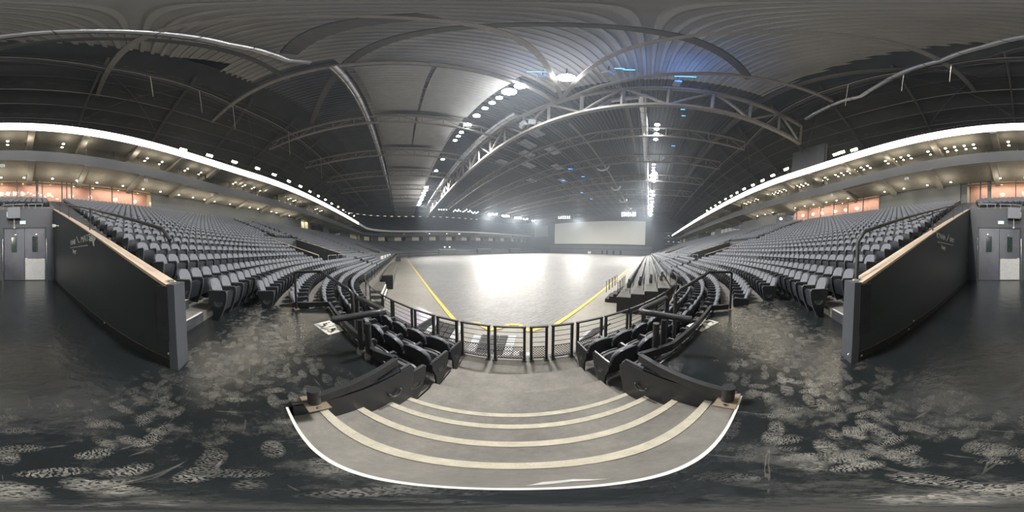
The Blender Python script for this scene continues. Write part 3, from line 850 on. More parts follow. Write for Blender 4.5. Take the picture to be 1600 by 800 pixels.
# ------------------------------------------------------------------ downlights
def downlight(z, p, r, mat, label, group, hang=.0):
    t = thing('downlight', label, 'downlight', (p[0], p[1], z), 0, group)
    return t
dl = MB(); dl.cyl((0, 0), .16, -.05, .01, 14, r2=.16)
dring = dl.build('lamp_housing', grey_box); 
dl = MB(); dl.cyl((0, 0), .125, -.065, -.048, 14)
dface = dl.build('lamp_face', lamp_warm)
first = [True]
def place_dl(p, s, label, group):
    t = thing('downlight', label, 'downlight', tuple(p), 0, group); t.scale = (s, s, s)
    if first[0]: a, b_ = dring, dface; first[0] = False
    else: a, b_ = obj_copy(dring), obj_copy(dface)
    a.parent = t; b_.parent = t
    return t
lowL = [(2, 272), (37, 273), (80, 277), (117, 279), (148, 283), (188, 288), (219, 293), (246, 298), (275, 304), (297, 307), (315, 311), (331, 314), (355, 318), (371, 320), (386, 323), (399, 325), (420, 330), (428, 331), (438, 333), (448, 335)]
lowR = [(1564, 273), (1489, 277), (1453, 280), (1417, 285), (1387, 291), (1330, 301), (1312, 304), (1296, 306), (1276, 311), (1262, 314), (1247, 317), (1212, 325), (1200, 328), (1188, 331)]
upL = [(12, 222), (44, 223), (98, 226), (129, 231), (204, 243), (228, 248), (251, 254), (291, 263), (312, 268), (366, 284), (381, 288), (395, 292), (408, 296), (443, 307), (452, 310), (460, 312), (468, 315), (487, 321), (494, 324), (501, 326)]
upR = [(1580, 223), (1522, 227), (1508, 229), (1493, 231), (1479, 233), (1465, 235), (1452, 236), (1422, 241), (1410, 243), (1398, 246), (1386, 249), (1358, 256), (1348, 258), (1337, 260), (1327, 263), (1317, 265), (1308, 267), (1292, 271), (1284, 274), (1261, 281), (1254, 283), (1248, 285), (1227, 292), (1220, 294), (1214, 297), (1208, 299), (1202, 301), (1183, 308), (1177, 310), (1171, 312), (1165, 314)]
rnd = lambda z, d: z
def dl_set(lst, ring, z, dd, side, soffit, s):
    for i, (px, py) in enumerate(lst):
        q = s_of(px, py, ring); x, y, nx, ny = ring.pt(q)
        place_dl((x-nx*dd, y-ny*dd, z), s, 'warm round downlight in the %s soffit, %s from the doors on the %s' % (soffit, ordw(i), side), '%s soffit downlights on the %s' % (soffit, side))
dl_set(lowL, g_glz, 11.98, .9, 'left', 'lower', 1.0)
dl_set(lowR, g_glz, 11.98, .9, 'right', 'lower', 1.0)
dl_set(upL, s_in, 15.23, .35, 'left', 'upper', 1.05)
dl_set(upR, s_in, 15.23, .35, 'right', 'upper', 1.05)
# added point lamps below the downlights, filling in bounced light on soffits and fascia
for lst, ring, z, dd, pw in ((lowL, g_glz, 10.9, 2.0, 50), (lowR, g_glz, 10.9, 2.0, 56), (upL, s_in, 14.3, 1.5, 26), (upR, s_in, 14.3, 1.5, 20)):
    for i in range(0, len(lst)):
        q = s_of(*lst[i], ring); x, y, nx, ny = ring.pt(q)
        light('POINT', 'soffit_fill_light', (x-nx*dd, y-ny*dd, z), pw, (1, .90, .72), .3)
# amber floodlights standing on the upper balcony
fl = MB(); fl.box(-.42, .42, -.10, .08, -.22, .22); fhead = fl.build('lamp_housing', black_steel)
fl = MB(); fl.box(-.37, .37, .08, .10, -.17, .17); fface = fl.build('lamp_face', lamp_edge)
fl = MB(); fl.box(-.03, .03, -.06, -.02, -1.6, -.2); fstand = fl.build('stand', black_steel)
fo = [True]
def amber(px, py, side, i):
    ring = Ring(15.4, 24.5); q = s_of(px, py, ring); x, y, nx, ny = ring.pt(q)
    d = ray(px, py); k = math.hypot(x, y)/math.hypot(d[0], d[1]); z = CAMZ + d[2]*k
    t = thing('amber_floodlight', 'amber floodlight standing on the upper balcony, %s from the doors on the %s' % (ordw(i), side), 'floodlight', (x, y, z), 0, 'amber balcony floodlights on the %s' % side)
    t.rotation_euler = (rad(-35), 0, math.atan2(-ny, -nx)-PI/2); t.scale = (1.5, 1.2, 1.2)
    for k_, o in enumerate((fhead, fface, fstand)):
        c = o if fo[0] else obj_copy(o); c.parent = t
    fo[0] = False
for i, q in enumerate([(286, 234), (327, 243), (366, 253), (402, 263), (428, 273), (451, 283), (469, 291), (484, 299), (497, 306), (508, 312), (518, 318), (528, 323), (536, 328), (545, 333), (553, 337)]): amber(*q, 'left', i)
for i, q in enumerate([(1335, 234), (1315, 238), (1307, 241), (1229, 264), (1208, 274), (1192, 282), (1177, 289), (1163, 295), (1152, 301), (1143, 306), (1134, 311), (1125, 316), (1118, 321), (1111, 325), (1105, 329)]): amber(*q, 'right', i)
# light they throw over the rear roof
for side, pts in (('l', [(300, 236), (366, 253), (451, 283), (530, 324)]), ('r', [(1320, 238), (1229, 264), (1150, 302)])):
    for px, py in pts:
        ring = Ring(15.0, 24.5); q = s_of(px, py, ring); x, y, nx, ny = ring.pt(q)
        light('POINT', 'amber_flood_glow', (x-nx*.3, y-ny*.3, 18.6), 350, (1, .85, .6), .3)

# small white loudspeakers hung under the lower fascia
for i, (px, py) in enumerate([(4, 252), (231, 280), (334, 302), (1414, 274), (1297, 299)]):
    q = s_of(px, py, f_low); x, y, nx, ny = f_low.pt(q)
    t = thing('ceiling_loudspeaker', 'small white loudspeaker under the grey fascia, ' + ['above the left door', 'over the left seat bank', 'further along the left seat bank', 'over the right seat bank', 'further along the right seat bank'][i], 'loudspeaker', (x+nx*.5, y+ny*.5, 12.0), math.atan2(-ny, -nx)-PI/2)
    mb = MB(); mb.box(-.22, .22, -.12, .12, -.35, 0); mb.build('cabinet', white_paint, t)
    mb = MB(); mb.box(-.18, .18, .12, .13, -.31, -.04); mb.build('grille', grey_box, t)
    mb = MB(); mb.box(-.03, .03, -.03, .03, 0, .28); mb.build('bracket', grey_box, t)
# thin service pipes under the soffit
for k_, (q0, q1) in enumerate(((15, 30), (-32, -16))):
    rr_ = Ring(15.6, 28); mb = MB(); mb.tube([(*rr_.pt(q0+(q1-q0)*i/16)[:2], 12.12) for i in range(17)], .035, 6)
    tag(mb.build('service_pipe', grey_box), 'thin pale service pipe under the soffit above the %s seat bank' % ('left', 'right')[k_], 'pipe')

# upper tier on the far side, with its terrace, lit boxes at the top
mb = MB(); fu = Ring(13.2, 23.8)
for k in range(26):
    ra = Ring(14.0+k*.95, 23.8); rb = Ring(14.0+(k+1)*.95, 23.8)
    z = 16.0+k*.62
    qa_ = (ra.s1-25, ra.q_end_far()); qb_ = (rb.s1-25, rb.q_end_far())
    strip(mb, ra, qa_, ra, qa_, z-.62, z, fine=3); strip(mb, ra, qa_, rb, qb_, z, z, fine=3)
struct(mb.build('upper_seating_terrace', conc_side))

# ------------------------------------------------------------------ seats
def grid_slab(mb, f_front, f_back, nu, nv, mi=0):
    """closed slab from two parametric surfaces (u,v in 0..1)"""
    F = [f_front(i/nu, j/nv) for j in range(nv+1) for i in range(nu+1)]
    B = [f_back(i/nu, j/nv) for j in range(nv+1) for i in range(nu+1)]
    o = len(F); fs = []
    id_ = lambda i, j: j*(nu+1)+i
    for j in range(nv):
        for i in range(nu):
            fs.append((id_(i, j), id_(i+1, j), id_(i+1, j+1), id_(i, j+1)))
            fs.append((o+id_(i, j), o+id_(i, j+1), o+id_(i+1, j+1), o+id_(i+1, j)))
    for i in range(nu):
        fs.append((id_(i, 0), o+id_(i, 0), o+id_(i+1, 0), id_(i+1, 0)))
        fs.append((id_(i, nv), id_(i+1, nv), o+id_(i+1, nv), o+id_(i, nv)))
    for j in range(nv):
        fs.append((id_(0, j), id_(0, j+1), o+id_(0, j+1), o+id_(0, j)))
        fs.append((id_(nu, j), o+id_(nu, j), o+id_(nu, j+1), id_(nu, j+1)))
    mb.add(F+B, fs, mi)
def arch(u, w0, pw=2.6): return (max(0.0, 1-abs(2*u-1)**pw))**(1/pw)
def back_surf(off, hw, z0, z1, bulge=.02, drop=.10):
    def f(u, v):
        x = (2*u-1)*hw*(1 - .06*v*v)
        top = z1 - drop*(1-arch(u, 1, 2.4))
        z = z0 + (top-z0)*v
        y = .13 - .13*(z-.42)/.44 + off + bulge*(1-(2*u-1)**2)*(1-.5*v)
        return (x, y, z)
    return f
def pan_surf(off, hw, z0, z1, drop=.06, bulge=.03):
    def f(u, v):
        x = (2*u-1)*hw*(1-.25*(1-v)**3)
        top = z1 - drop*(1-arch(u, 1, 2.2))
        z = z0 + (top-z0)*v
        y = .30 + .07*v + off + bulge*math.sin(PI*v)*(1-(2*u-1)**2)
        return (x, y, z)
    return f
def seat_parts(nu, nv):
    parts = {}
    m_ = MB(); grid_slab(m_, back_surf(.045, .215, .44, .86), back_surf(.0, .215, .44, .86, 0), nu, nv); parts['backrest'] = (m_, 0)
    m_ = MB(); grid_slab(m_, back_surf(-.003, .235, .30, .875, 0), back_surf(-.03, .235, .30, .875, -.015), nu, nv); parts['back_shell'] = (m_, 1)
    m_ = MB(); grid_slab(m_, pan_surf(.03, .205, .20, .60), pan_surf(.0, .205, .20, .60), nu, nv); parts['seat_pan'] = (m_, 1)
    m_ = MB(); grid_slab(m_, pan_surf(-.004, .19, .26, .585), pan_surf(-.055, .19, .26, .585, bulge=0), nu, nv); parts['seat_cushion'] = (m_, 2)
    return parts
SIDE = [(.04, .62), (.42, .63), (.445, .58), (.42, .42), (.36, .24), (.27, .06), (.25, 0), (.10, 0), (.13, .10), (.12, .30), (.05, .48)]
def side_panel(x):
    m_ = MB(); n = len(SIDE)
    m_.add([(x-.015, y, z) for y, z in SIDE] + [(x+.015, y, z) for y, z in SIDE], [tuple(range(n)), tuple(range(2*n-1, n-1, -1))] + [(k, (k+1) % n, n+(k+1) % n, n+k) for k in range(n)])
    return m_
def arm_cap(x):
    m_ = MB()
    m_.tube([(x, .03, .60), (x, .05, .635), (x, .41, .645), (x, .445, .60), (x, .43, .44), (x, .37, .25), (x, .285, .06)], .018, 5)
    return m_
def cup_ring(x, s_):
    m_ = MB()
    m_.tube([(x+.02*s_, .26+.085*math.cos(a), .40+.09*math.sin(a)) for a in [PI+i*PI/7 for i in range(8)]], .012, 5)
    m_.add([(x+.016*s_, .26+.075*math.cos(a), .40+.08*math.sin(a)) for a in [PI+i*PI/7 for i in range(8)]], [tuple(range(8))])
    return m_
PMAT = [seat_cloth, seat_plastic, seat_edge]
seat_cushion_mat = plain('seat_cushion_edge', (.11, .11, .115), .7, var=.1, scale=9)
PMAT[2] = seat_cushion_mat

# all seat places: (x, y, z, yaw, row kind, row index, index from the aisle, side, end flag)
places = []
PITCH = .50
def fill(ring, q0, q1, z, side, rowname, end0=True, gap=None):
    """q0 is the end next to the aisle that the seats are counted from"""
    n = int(abs(q1-q0)/PITCH); sg = 1 if q1 > q0 else -1; c = 0
    for i in range(n):
        q = q0 + sg*(i+.5)*PITCH
        x, y, nx, ny = ring.pt(q)
        if gap and gap(x, y, q): c = 0; continue
        places.append((x, y, z, math.atan2(-ny, -nx)-PI/2, rowname, i, side, c == 0))
        c += 1
AW = 1.42
AISL_L = [15.4, 19.6, 34, 50, 66, 82, 96]; AISL_R = [18.2, 27, 42.5, 58, 76, 98, 116]
for k in range(NROW):
    z = 0 if k == 0 else ZT[k-1]; ring = Ring(UP[k].R - UP[k].C[1] - .02, UP[k].C[1])
    rn = k
    for side in (0, 1):
        if side == 0:
            q0 = ring.cross(L_IN, 0, 9) + (1.62 if k else 1.66) if k < 15 else ring.cross(lambda x, y: x-xl(y), 0, 12) + 1.62
            qe = ring.q_end_far()
            def gap(x, y, q, ring=ring, k=k):
                a = x*UX+y*UY; D = x*NL[0]+y*NL[1]
                if ring.s1 - 2 < q: 
                    b = (q-ring.s1); return (b % 17) < 1.3
                if k < VOM_K+1:
                    for a0, a1 in VOML:
                        if a0-.2 < a < a1+.2 and q > 8: return True
                for a0 in AISL_L:
                    if abs(a-a0) < .62 and q > 10 and (k > VOM_K-1 or a0 in (34, 66, 96)): return True
                return False
        else:
            q0 = ring.cross(R_IN, -9, 0) - 1.62 if k < 15 else ring.cross(lambda x, y: x-xr(y), -12, 0) - 1.62
            qe = ring.q_end_right()
            def gap(x, y, q, ring=ring, k=k):
                b = x*VX+y*VY
                if k < VOM_K+1:
                    for a0, a1 in VOMR:
                        if a0-.2 < b < a1+.2 and q < -8: return True
                for a0 in AISL_R:
                    if abs(b-a0) < .62 and q < -10 and (k > VOM_K-1 or a0 in (42.5, 76, 116)): return True
                return False
        fill(ring, q0, qe, z, side, rn, gap=gap)
    if k >= 15:                                         # the block above the doors
        qa_ = ring.cross(lambda x, y: x-xl(y), 0, 12) - .25; qb_ = ring.cross(lambda x, y: x-xr(y), -12, 0) + .25
        fill(ring, qa_, qb_, z, 2, rn)
LOWSEAT = [(17.72, -.2, 'b'), (16.92, -.5, 'c'), (16.04, -.85, 'd'), (15.40, -1.02, 'e'), (14.76, -1.19, 'f')]
for i, (R_, z, nm) in enumerate(LOWSEAT):
    ring = low(R_)
    for side in (0, 1):
        if i < 2: q0 = (4.95 if i == 0 else 4.75) if side == 0 else -(3.75 if i == 0 else 3.3)
        elif side == 0: q0 = ring.cross(lambda x, y: x + .98, -4, 6)+.02
        else: q0 = ring.cross(lambda x, y: x - 1.16, -6, 4)-.02
        qe = ring.q_end_far() if side == 0 else ring.q_end_right()
        def gap(x, y, q, ring=ring, side=side):
            if side == 0:
                a = x*UX+y*UY
                if q > ring.s1-2: return ((q-ring.s1) % 17) < 1.3
                return any(abs(a-a0) < .6 for a0 in (21.5, 34, 49, 66, 82)) and q > 9
            b = x*VX+y*VY
            return any(abs(b-a0) < .6 for a0 in (18.5, 30, 42.5, 58, 76, 98, 116)) and q < -9
        fill(ring, q0, qe, z, side, nm, gap=gap)
def dist(p): return math.sqrt(p[0]**2+p[1]**2+(p[2]+.5-CAMZ)**2)
places.sort(key=dist)
near, rest = places[:300], places[300:]

proto = {}
for nm, (m_, mi) in seat_parts(6, 6).items(): proto[nm] = m_.build(nm, PMAT[mi], smooth=True)
p_side = side_panel(-.25).build('side_panel', seat_plastic)
p_cap = arm_cap(-.25).build('armrest', seat_edge, smooth=True)
p_side2 = side_panel(.25).build('side_panel', seat_plastic)
p_cap2 = arm_cap(.25).build('armrest', seat_edge, smooth=True)
p_cup = cup_ring(-.25, -1).build('cup_holder', seat_edge)
p_cup2 = cup_ring(.25, 1).build('cup_holder', seat_edge)
used = set()
def inst(o, parent):
    if o.name in used: c = obj_copy(o)
    else: c = o; used.add(o.name)
    c.parent = parent
    return c
ROWLAB = {0: 'front row', 1: 'second row', 2: 'third row', 3: 'fourth row', 4: 'fifth row', 5: 'sixth row', 6: 'seventh row', 7: 'eighth row', 8: 'ninth row', 9: 'tenth row'}
LOWLAB = {'b': 'topmost', 'c': 'second', 'd': 'third', 'e': 'fourth', 'f': 'lowest'}
for p in near:
    x, y, z, yaw, rn, i, side, end = p
    sd = ('left', 'right', 'middle')[side]
    if isinstance(rn, int):
        lab = 'grey tip-up seat, %s from the passage wall, %s of %s upper bank' % (ordw(i), ROWLAB.get(rn, 'row'), sd)
        grp = 'tip-up seats in the %s of the %s upper bank' % (ROWLAB.get(rn, 'row'), sd)
    else:
        ref = 'stairs' if rn in 'def' else 'platform'
        lab = 'black-backed tip-up seat, %s from the %s in the %s lower row on the %s' % (ordw(i), ref, LOWLAB[rn], sd)
        grp = 'tip-up seats in the %s lower row on the %s' % (LOWLAB[rn], sd)
    t = thing('tip_up_seat', lab, 'seat', (x, y, z), yaw, grp)
    for nm in ('backrest', 'back_shell', 'seat_pan', 'seat_cushion'): inst(proto[nm], t)
    # the counting end: side 0 counts towards +q; which local side is that?
    s1_ = inst(p_side, t); inst(p_cap, s1_)
    if end:
        if side == 1: inst(p_cup, s1_)
        s2_ = inst(p_side2, t); inst(p_cap2, s2_)
        if side == 0: inst(p_cup2, s2_)
for o in list(bpy.data.objects):
    if o.name in ('side_panel', 'armrest', 'cup_holder') and o.parent is None: pass

# everything further away: one object
def proto_mesh(level):
    mb = MB()
    if level == 0:
        for nm, (m_, mi) in seat_parts(4, 3).items():
            mb.add(m_.v, m_.f, mi)
        s_ = side_panel(-.25); mb.add(s_.v, s_.f, 1)
        mb.box(-.27, -.23, .03, .43, .625, .65, 3)
    elif level == 1:
        grid_slab(mb, back_surf(.045, .225, .42, .87), back_surf(-.03, .225, .42, .87, 0), 4, 1, 0)
        mb.box(-.20, .20, .30, .37, .20, .58, 1); mb.box(-.26, -.23, .06, .42, .0, .63, 1)
    else:
        mb.add([(-.22, .13, .36), (.22, .13, .36), (.20, 0, .86), (-.20, 0, .86), (-.22, .05, .3), (.22, .05, .3), (.20, -.05, .86), (-.20, -.05, .86)],
               [(0, 1, 2, 3), (5, 4, 7, 6), (3, 2, 6, 7), (1, 5, 6, 2), (4, 0, 3, 7)], 0)
        mb.add([(-.22, .37, .15), (.22, .37, .15), (.22, .40, .60), (-.22, .40, .60), (-.22, .12, .60), (.22, .12, .60)], [(0, 1, 2, 3), (3, 2, 5, 4)], 1)
    return mb
LV = [proto_mesh(0), proto_mesh(1), proto_mesh(2)]
VV, LS, FI, MI = [], [], [], []
vo_ = 0
for lv, mb in enumerate(LV):
    sel = [p for p in rest if (0 if dist(p) < 13 else 1 if dist(p) < 32 else 2) == lv]
    if lv == 2:                                         # the upper tier of the far side has the same seats
        for k in range(26):
            r_ = Ring(14.4+k*.95, 23.8); z = 16.0+k*.62
            q = r_.s1-24
            while q < r_.q_end_far():
                if ((q-r_.s1) % 15) > 1.4:
                    x, y, nx, ny = r_.pt(q); sel.append((x, y, z, math.atan2(-ny, -nx)-PI/2))
                q += PITCH
    if not sel: continue
    A = np.array([[p[0], p[1], p[2], p[3]] for p in sel])
    V0 = np.array(mb.v); c, s_ = np.cos(A[:, 3])[:, None], np.sin(A[:, 3])[:, None]
    X = V0[None, :, 0]*c - V0[None, :, 1]*s_ + A[:, 0:1]
    Y = V0[None, :, 0]*s_ + V0[None, :, 1]*c + A[:, 1:2]
    Z = np.broadcast_to(V0[None, :, 2], X.shape) + A[:, 2:3]
    VV.append(np.stack([X, Y, Z], -1).reshape(-1, 3))
    lens = np.array([len(f) for f in mb.f]); idx = np.array([i for f in mb.f for i in f])
    n = len(sel); nv = len(mb.v)
    FI.append((idx[None, :] + (np.arange(n)*nv)[:, None] + vo_).reshape(-1)); LS.append(np.tile(lens, n)); MI.append(np.tile(np.array(mb.m), n))
    vo_ += n*nv
VV = np.concatenate(VV); FI = np.concatenate(FI); LS = np.concatenate(LS); MI = np.concatenate(MI)
me = bpy.data.meshes.new('seat_rows')
me.vertices.add(len(VV)); me.vertices.foreach_set('co', VV.astype(np.float32).ravel())
me.loops.add(len(FI)); me.loops.foreach_set('vertex_index', FI.astype(np.int32))
me.polygons.add(len(LS)); st_ = np.concatenate([[0], np.cumsum(LS)[:-1]])
me.polygons.foreach_set('loop_start', st_.astype(np.int32)); me.polygons.foreach_set('loop_total', LS.astype(np.int32))
me.polygons.foreach_set('material_index', MI.astype(np.int32))
for mm in (seat_cloth, seat_plastic, seat_cushion_mat, seat_edge): me.materials.append(mm)
me.update(calc_edges=True); me.validate()
so = bpy.data.objects.new('seat_rows', me); COL.objects.link(so)
tag(so, 'grey tip-up seats filling all the further rows of the arena stands', 'seats', kind='stuff')

# ------------------------------------------------------------------ stepped aisles beside the passage walls
for side, IN, sg in ((0, L_IN, 1), (1, R_IN, -1)):
    t = thing('stepped_aisle', 'concrete steps with pale nosings climbing beside the %s passage wall' % ('left', 'right')[side], 'steps')
    t['kind'] = 'structure'
    a_ = MB(); b_ = MB(); c_ = MB()
    for k in range(NROW):
        ring = UP[k]; lo_, hi_ = (0, 12) if side == 0 else (-12, 0)
        qw = ring.cross(IN, lo_, hi_) + sg*.20; q1 = qw + sg*1.30
        zt = ZT[k]; zp = 0 if k == 0 else ZT[k-1]
        def quadrow(r1, r2, za, zb, mb, mi=0, inset=0):
            P_ = []
            for r_, z_ in ((r1, za), (r2, zb)):
                x0, y0, _, _ = r_.pt(qw); x1, y1, _, _ = r_.pt(q1)
                P_ += [(x0, y0, z_), (x1, y1, z_)]
            mb.quad(P_[0], P_[1], P_[3], P_[2], mi)
        rf = Ring(ring.R-ring.C[1]-.40, ring.C[1]); rn = Ring(ring.R-ring.C[1]+.05, ring.C[1]); rfn = Ring(ring.R-ring.C[1]-.35, ring.C[1])
        if k > 0:
            zm = (zt+zp)/2
            quadrow(rf, ring, zm, zm, a_); quadrow(rf, rf, zp, zm, c_); quadrow(rf, rfn, zm+.004, zm+.004, b_)
            for qq in (q1,):
                x0, y0, _, _ = rf.pt(qq); x1, y1, _, _ = ring.pt(qq); c_.quad((x0, y0, zp), (x1, y1, zp), (x1, y1, zm), (x0, y0, zm))
            quadrow(Ring(ring.R-ring.C[1]-.004, ring.C[1]), Ring(ring.R-ring.C[1]-.004, ring.C[1]), zm, zt, c_)
        else:
            quadrow(Ring(ring.R-ring.C[1]-.006, ring.C[1]), Ring(ring.R-ring.C[1]-.006, ring.C[1]), 0, zt, c_)
            x0, y0, _, _ = ring.pt(q1)
        quadrow(ring, rn, zt+.005, zt+.005, b_)
        rb_ = UP[k+1]; quadrow(rn, rb_, zt+.003, zt+.003, a_)
    a_.build('tread', conc_tread, t); b_.build('nosing', plain('aisle_nosing_white', (.62, .62, .62), .6, var=.1, scale=9) if side == 0 else MATS['aisle_nosing_white'], t); c_.build('riser', aisle_edge, t)

def text_obj(name, body, size, M, mat, parent=None, extrude=.004, shear=0):
    cu = bpy.data.curves.new(name, 'FONT'); cu.body = body; cu.size = size; cu.extrude = extrude; cu.align_x = 'CENTER'; cu.shear = shear
    o = bpy.data.objects.new(name, cu); COL.objects.link(o); cu.materials.append(mat)
    dg = bpy.context.evaluated_depsgraph_get(); dg.update()
    me = bpy.data.meshes.new_from_object(o.evaluated_get(dg)); me.name = name
    bpy.data.objects.remove(o); bpy.data.curves.remove(cu)
    me.materials.clear(); me.materials.append(mat)
    o = bpy.data.objects.new(name, me); COL.objects.link(o)
    if parent is not None: o.parent = parent
    o.matrix_local = M
    return o
# white row numbers on the aisle risers, right side
for i, (k, half, txt) in enumerate(((1, True, 'J6'), (3, False, 'T'), (4, True, 'JL'), (5, False, 'H'))):
    ring = UP[k]; qw = ring.cross(R_IN, -9, 0)
    rr_ = Ring(ring.R-ring.C[1]-(.415 if half else .012), ring.C[1]); q = qw - (1.12 if i == 0 else .75)
    x, y, nx, ny = rr_.pt(q)
    zt, zp = ZT[k], ZT[k-1]; zm = (zt+zp)/2
    n_ = Vector((-nx, -ny, 0)); xx = Vector((0, 0, 1)).cross(n_); xx = Vector((-n_.y, n_.x, 0))
    M = Matrix(((xx.x, 0, n_.x, x), (xx.y, 0, n_.y, y), (0, 1, 0, (zp if half else zm)+.07), (0, 0, 0, 1)))
    t = thing('row_number', 'white row marking %s painted on a riser of the right stepped aisle' % txt, 'row number')
    text_obj('lettering', txt, .13, M, sticker_white, t)
    if i == 0:
        sw = MB(); sw.tube([(x+xx.x*(.11*math.cos(a)), y+xx.y*(.11*math.cos(a)), zp+.075+.05*math.sin(a)) for a in [PI+j*PI/8 for j in range(9)]], .007, 4)
        sw.build('curved_underline', sticker_white, t)

# ------------------------------------------------------------------ neighbouring passages in the side stands
def side_passage(sd, a0, a1, idx):
    if sd == 0: n, dr, dn = NL, (UX, UY), low(18.5).dL
    else: n, dr, dn = NR, (VX, VY), low(18.5).dR
    pt = lambda a, D: (n[0]*D+dr[0]*a, n[1]*D+dr[1]*a)
    nm = ('left', 'right')[sd]
    D0, D1 = dn+.4, dn+7.6
    z0, z1 = 1.1, 3.55
    for a, s_ in ((a0, 1), (a1, -1)):
        A, B = pt(a, D0), pt(a, D1); A2, B2 = pt(a+.16*s_*-1, D0), pt(a+.16*s_*-1, D1)
        mb = MB(); vs = [(*A, -.3), (*B, -.3), (*B2, -.3), (*A2, -.3), (*A, z0), (*B, z1), (*B2, z1), (*A2, z0)]
        mb.add(vs, [(0, 3, 2, 1), (4, 5, 6, 7), (0, 1, 5, 4), (1, 2, 6, 5), (2, 3, 7, 6), (3, 0, 4, 7)])
        struct(mb.build('wall_%s_passage' % nm, dark_wall))
        c = MB(); c.bar((*pt(a-.08*s_, D0), z0+.02), (*pt(a-.08*s_, D1), z1+.02), .20, .05); struct(c.build('trim_passage_cap', wall_cap))
        c = MB(); c.bar((*pt(a-.08*s_, D0-.02), -.2), (*pt(a-.08*s_, D0-.02), z0+.04), .2, .06, up=(n[0], n[1], 0)); struct(c.build('trim_passage_end', door_wall))
    A, B = pt(a0, D1), pt(a1, D1)
    mb = MB(); mb.bar((A[0], A[1], 1.6), (B[0], B[1], 1.6), .15, 4.0); struct(mb.build('wall_%s_passage_rear' % nm, door_wall))
    mb = MB(); mb.add([(*pt(a0, D0-.5), .01), (*pt(a1, D0-.5), .01), (*pt(a1, D1), .01), (*pt(a0, D1), .01)], [(0, 1, 2, 3)]); struct(mb.build('floor_passage', conc_side))
    # handrail above the seats that cross in front
    t = thing('gate_rail', 'pair of grey tubular guard rails before the %s passage on the %s stand' % (ordw(idx), nm), 'railing')
    for f0, f1 in ((.08, .42), (.5, .82)):
        b0 = a0+(a1-a0)*f0; b1 = a0+(a1-a0)*f1
        mb = MB(); mb.tube([(*pt(b0, dn-.35), 0), (*pt(b0, dn-.35), .98), (*pt(b0+.08, dn-.35), 1.05), (*pt(b1-.08, dn-.35), 1.05), (*pt(b1, dn-.35), .98), (*pt(b1, dn-.35), 0)], .03, 6)
        mb.build('hoop', grey_box, t)
for sd, L_ in ((0, VOML), (1, VOMR)):
    for i, (a0, a1) in enumerate(L_): side_passage(sd, a0, a1, i)

# ------------------------------------------------------------------ handrails on the passage walls and the landing
def pipe(parts, name, label, cat='handrail', mat=None):
    t = thing(name, label, cat)
    for nm, pts, r in parts:
        mb = MB(); mb.tube(pts, r, 10); mb.build(nm, mat or black_steel, t, smooth=True)
    return t
def cap_z(y, y0): return 1.035 + (5.595-1.035)*((y0-y)/(11.8-abs(y0)))
for sd, xf, y0, nm in ((0, xl, -.85, 'left'), (1, xr, -.97, 'right')):
    sg = -1 if sd == 0 else 1
    off = .12*sg
    ys_ = [y0-.02, y0-.10] + [y0-.1-i*1.2 for i in range(1, 9)]
    parts = [('rail', ([(xf(y0-.05)+off, y0-.05, 1.04)] if sd else []) + [(xf(y0-.05)+off, y0-.05, cap_z(y0, y0)+.48), (xf(y0-.16)+off, y0-.16, cap_z(y0-.16, y0)+.56)] + [(xf(y)+off, y, cap_z(y, y0)+.56) for y in ys_[3:]], .025)]
    for y in (y0-2.6, y0-5.2, y0-7.8): parts.append(('bracket', [(xf(y)+off*.8, y, cap_z(y, y0)), (xf(y)+off, y, cap_z(y, y0)+.55)], .018))
    parts.append(('lower_rail', [(xf(y)+off*1.05, y, cap_z(y, y0)+.47) for y in ys_[2:]], .014))
    t = pipe(parts, 'sloping_handrail', 'black tubular handrail climbing above the %s passage wall' % nm)
    mb = MB(); x = xf(y0-.06)+off*.7; mb.cyl((x, y0-.06), .05, 1.05, 1.075, 12); mb.build('base_flange', chrome, t)
# rails on the wheelchair platforms
for sd, nm in ((0, 'left'), (1, 'right')):
    X = -1 if sd == 0 else 1
    h = (X*3.62, .86 if sd == 0 else .80); g = (X*3.27, 1.36 if sd == 0 else 1.22); f = (X*2.22, 1.46 if sd == 0 else 1.38)
    t = pipe([('post', [(*h, 0), (*h, .88)], .028), ('rail', [(*h, .86), (h[0]-X*.03, h[1]+.03, .90), (*g, .90), (f[0]+X*.08, f[1]-.03, .67), (*f, .60), (*f, -.5)], .032)],
             'platform_handrail', 'tubular handrail at the far corner of the %s wheelchair platform, sloping down to the seats' % nm)
    mb = MB(); mb.box(-.08, .08, -.06, .06, 0, .014); o = mb.build('base_plate', MATS['steel_plate'], t); o.location = (*h, 0)
    a, c, e = (X*1.66, .80), (X*1.46, 1.40), (X*2.30, 1.60)
    arc_pts = [(c[0]+X*.08, c[1]-.14, .50), (c[0]+X*.02, c[1]-.06, .505), (c[0]+X*.03, c[1]+.03, .505), (c[0]+X*.11, c[1]+.07, .505)]
    t = pipe([('rail', [(*a, .50)] + arc_pts + [(e[0]-X*.05, e[1]-.01, .50), (e[0], e[1], .46), (e[0], e[1], -.7)], .042)],
             'platform_grab_rail', 'thick curved black grab rail round the front of the %s wheelchair platform' % nm)
    for k_, (bx, by) in enumerate(((X*1.52, 1.09), (X*1.38, 1.09))):
        b_ = pipe([('post', [(bx, by, 0), (bx, by, .47)], .036)], 'rail_post', 'short black post carrying the grab rail, %s one on the %s platform' % (('outer', 'inner')[k_], nm), 'post')
        mb = MB(); mb.cyl((0, 0), .055, 0, .04, 14, r2=.05); o = mb.build('foot_collar', chrome, b_, smooth=True); o.location = (bx, by, 0)

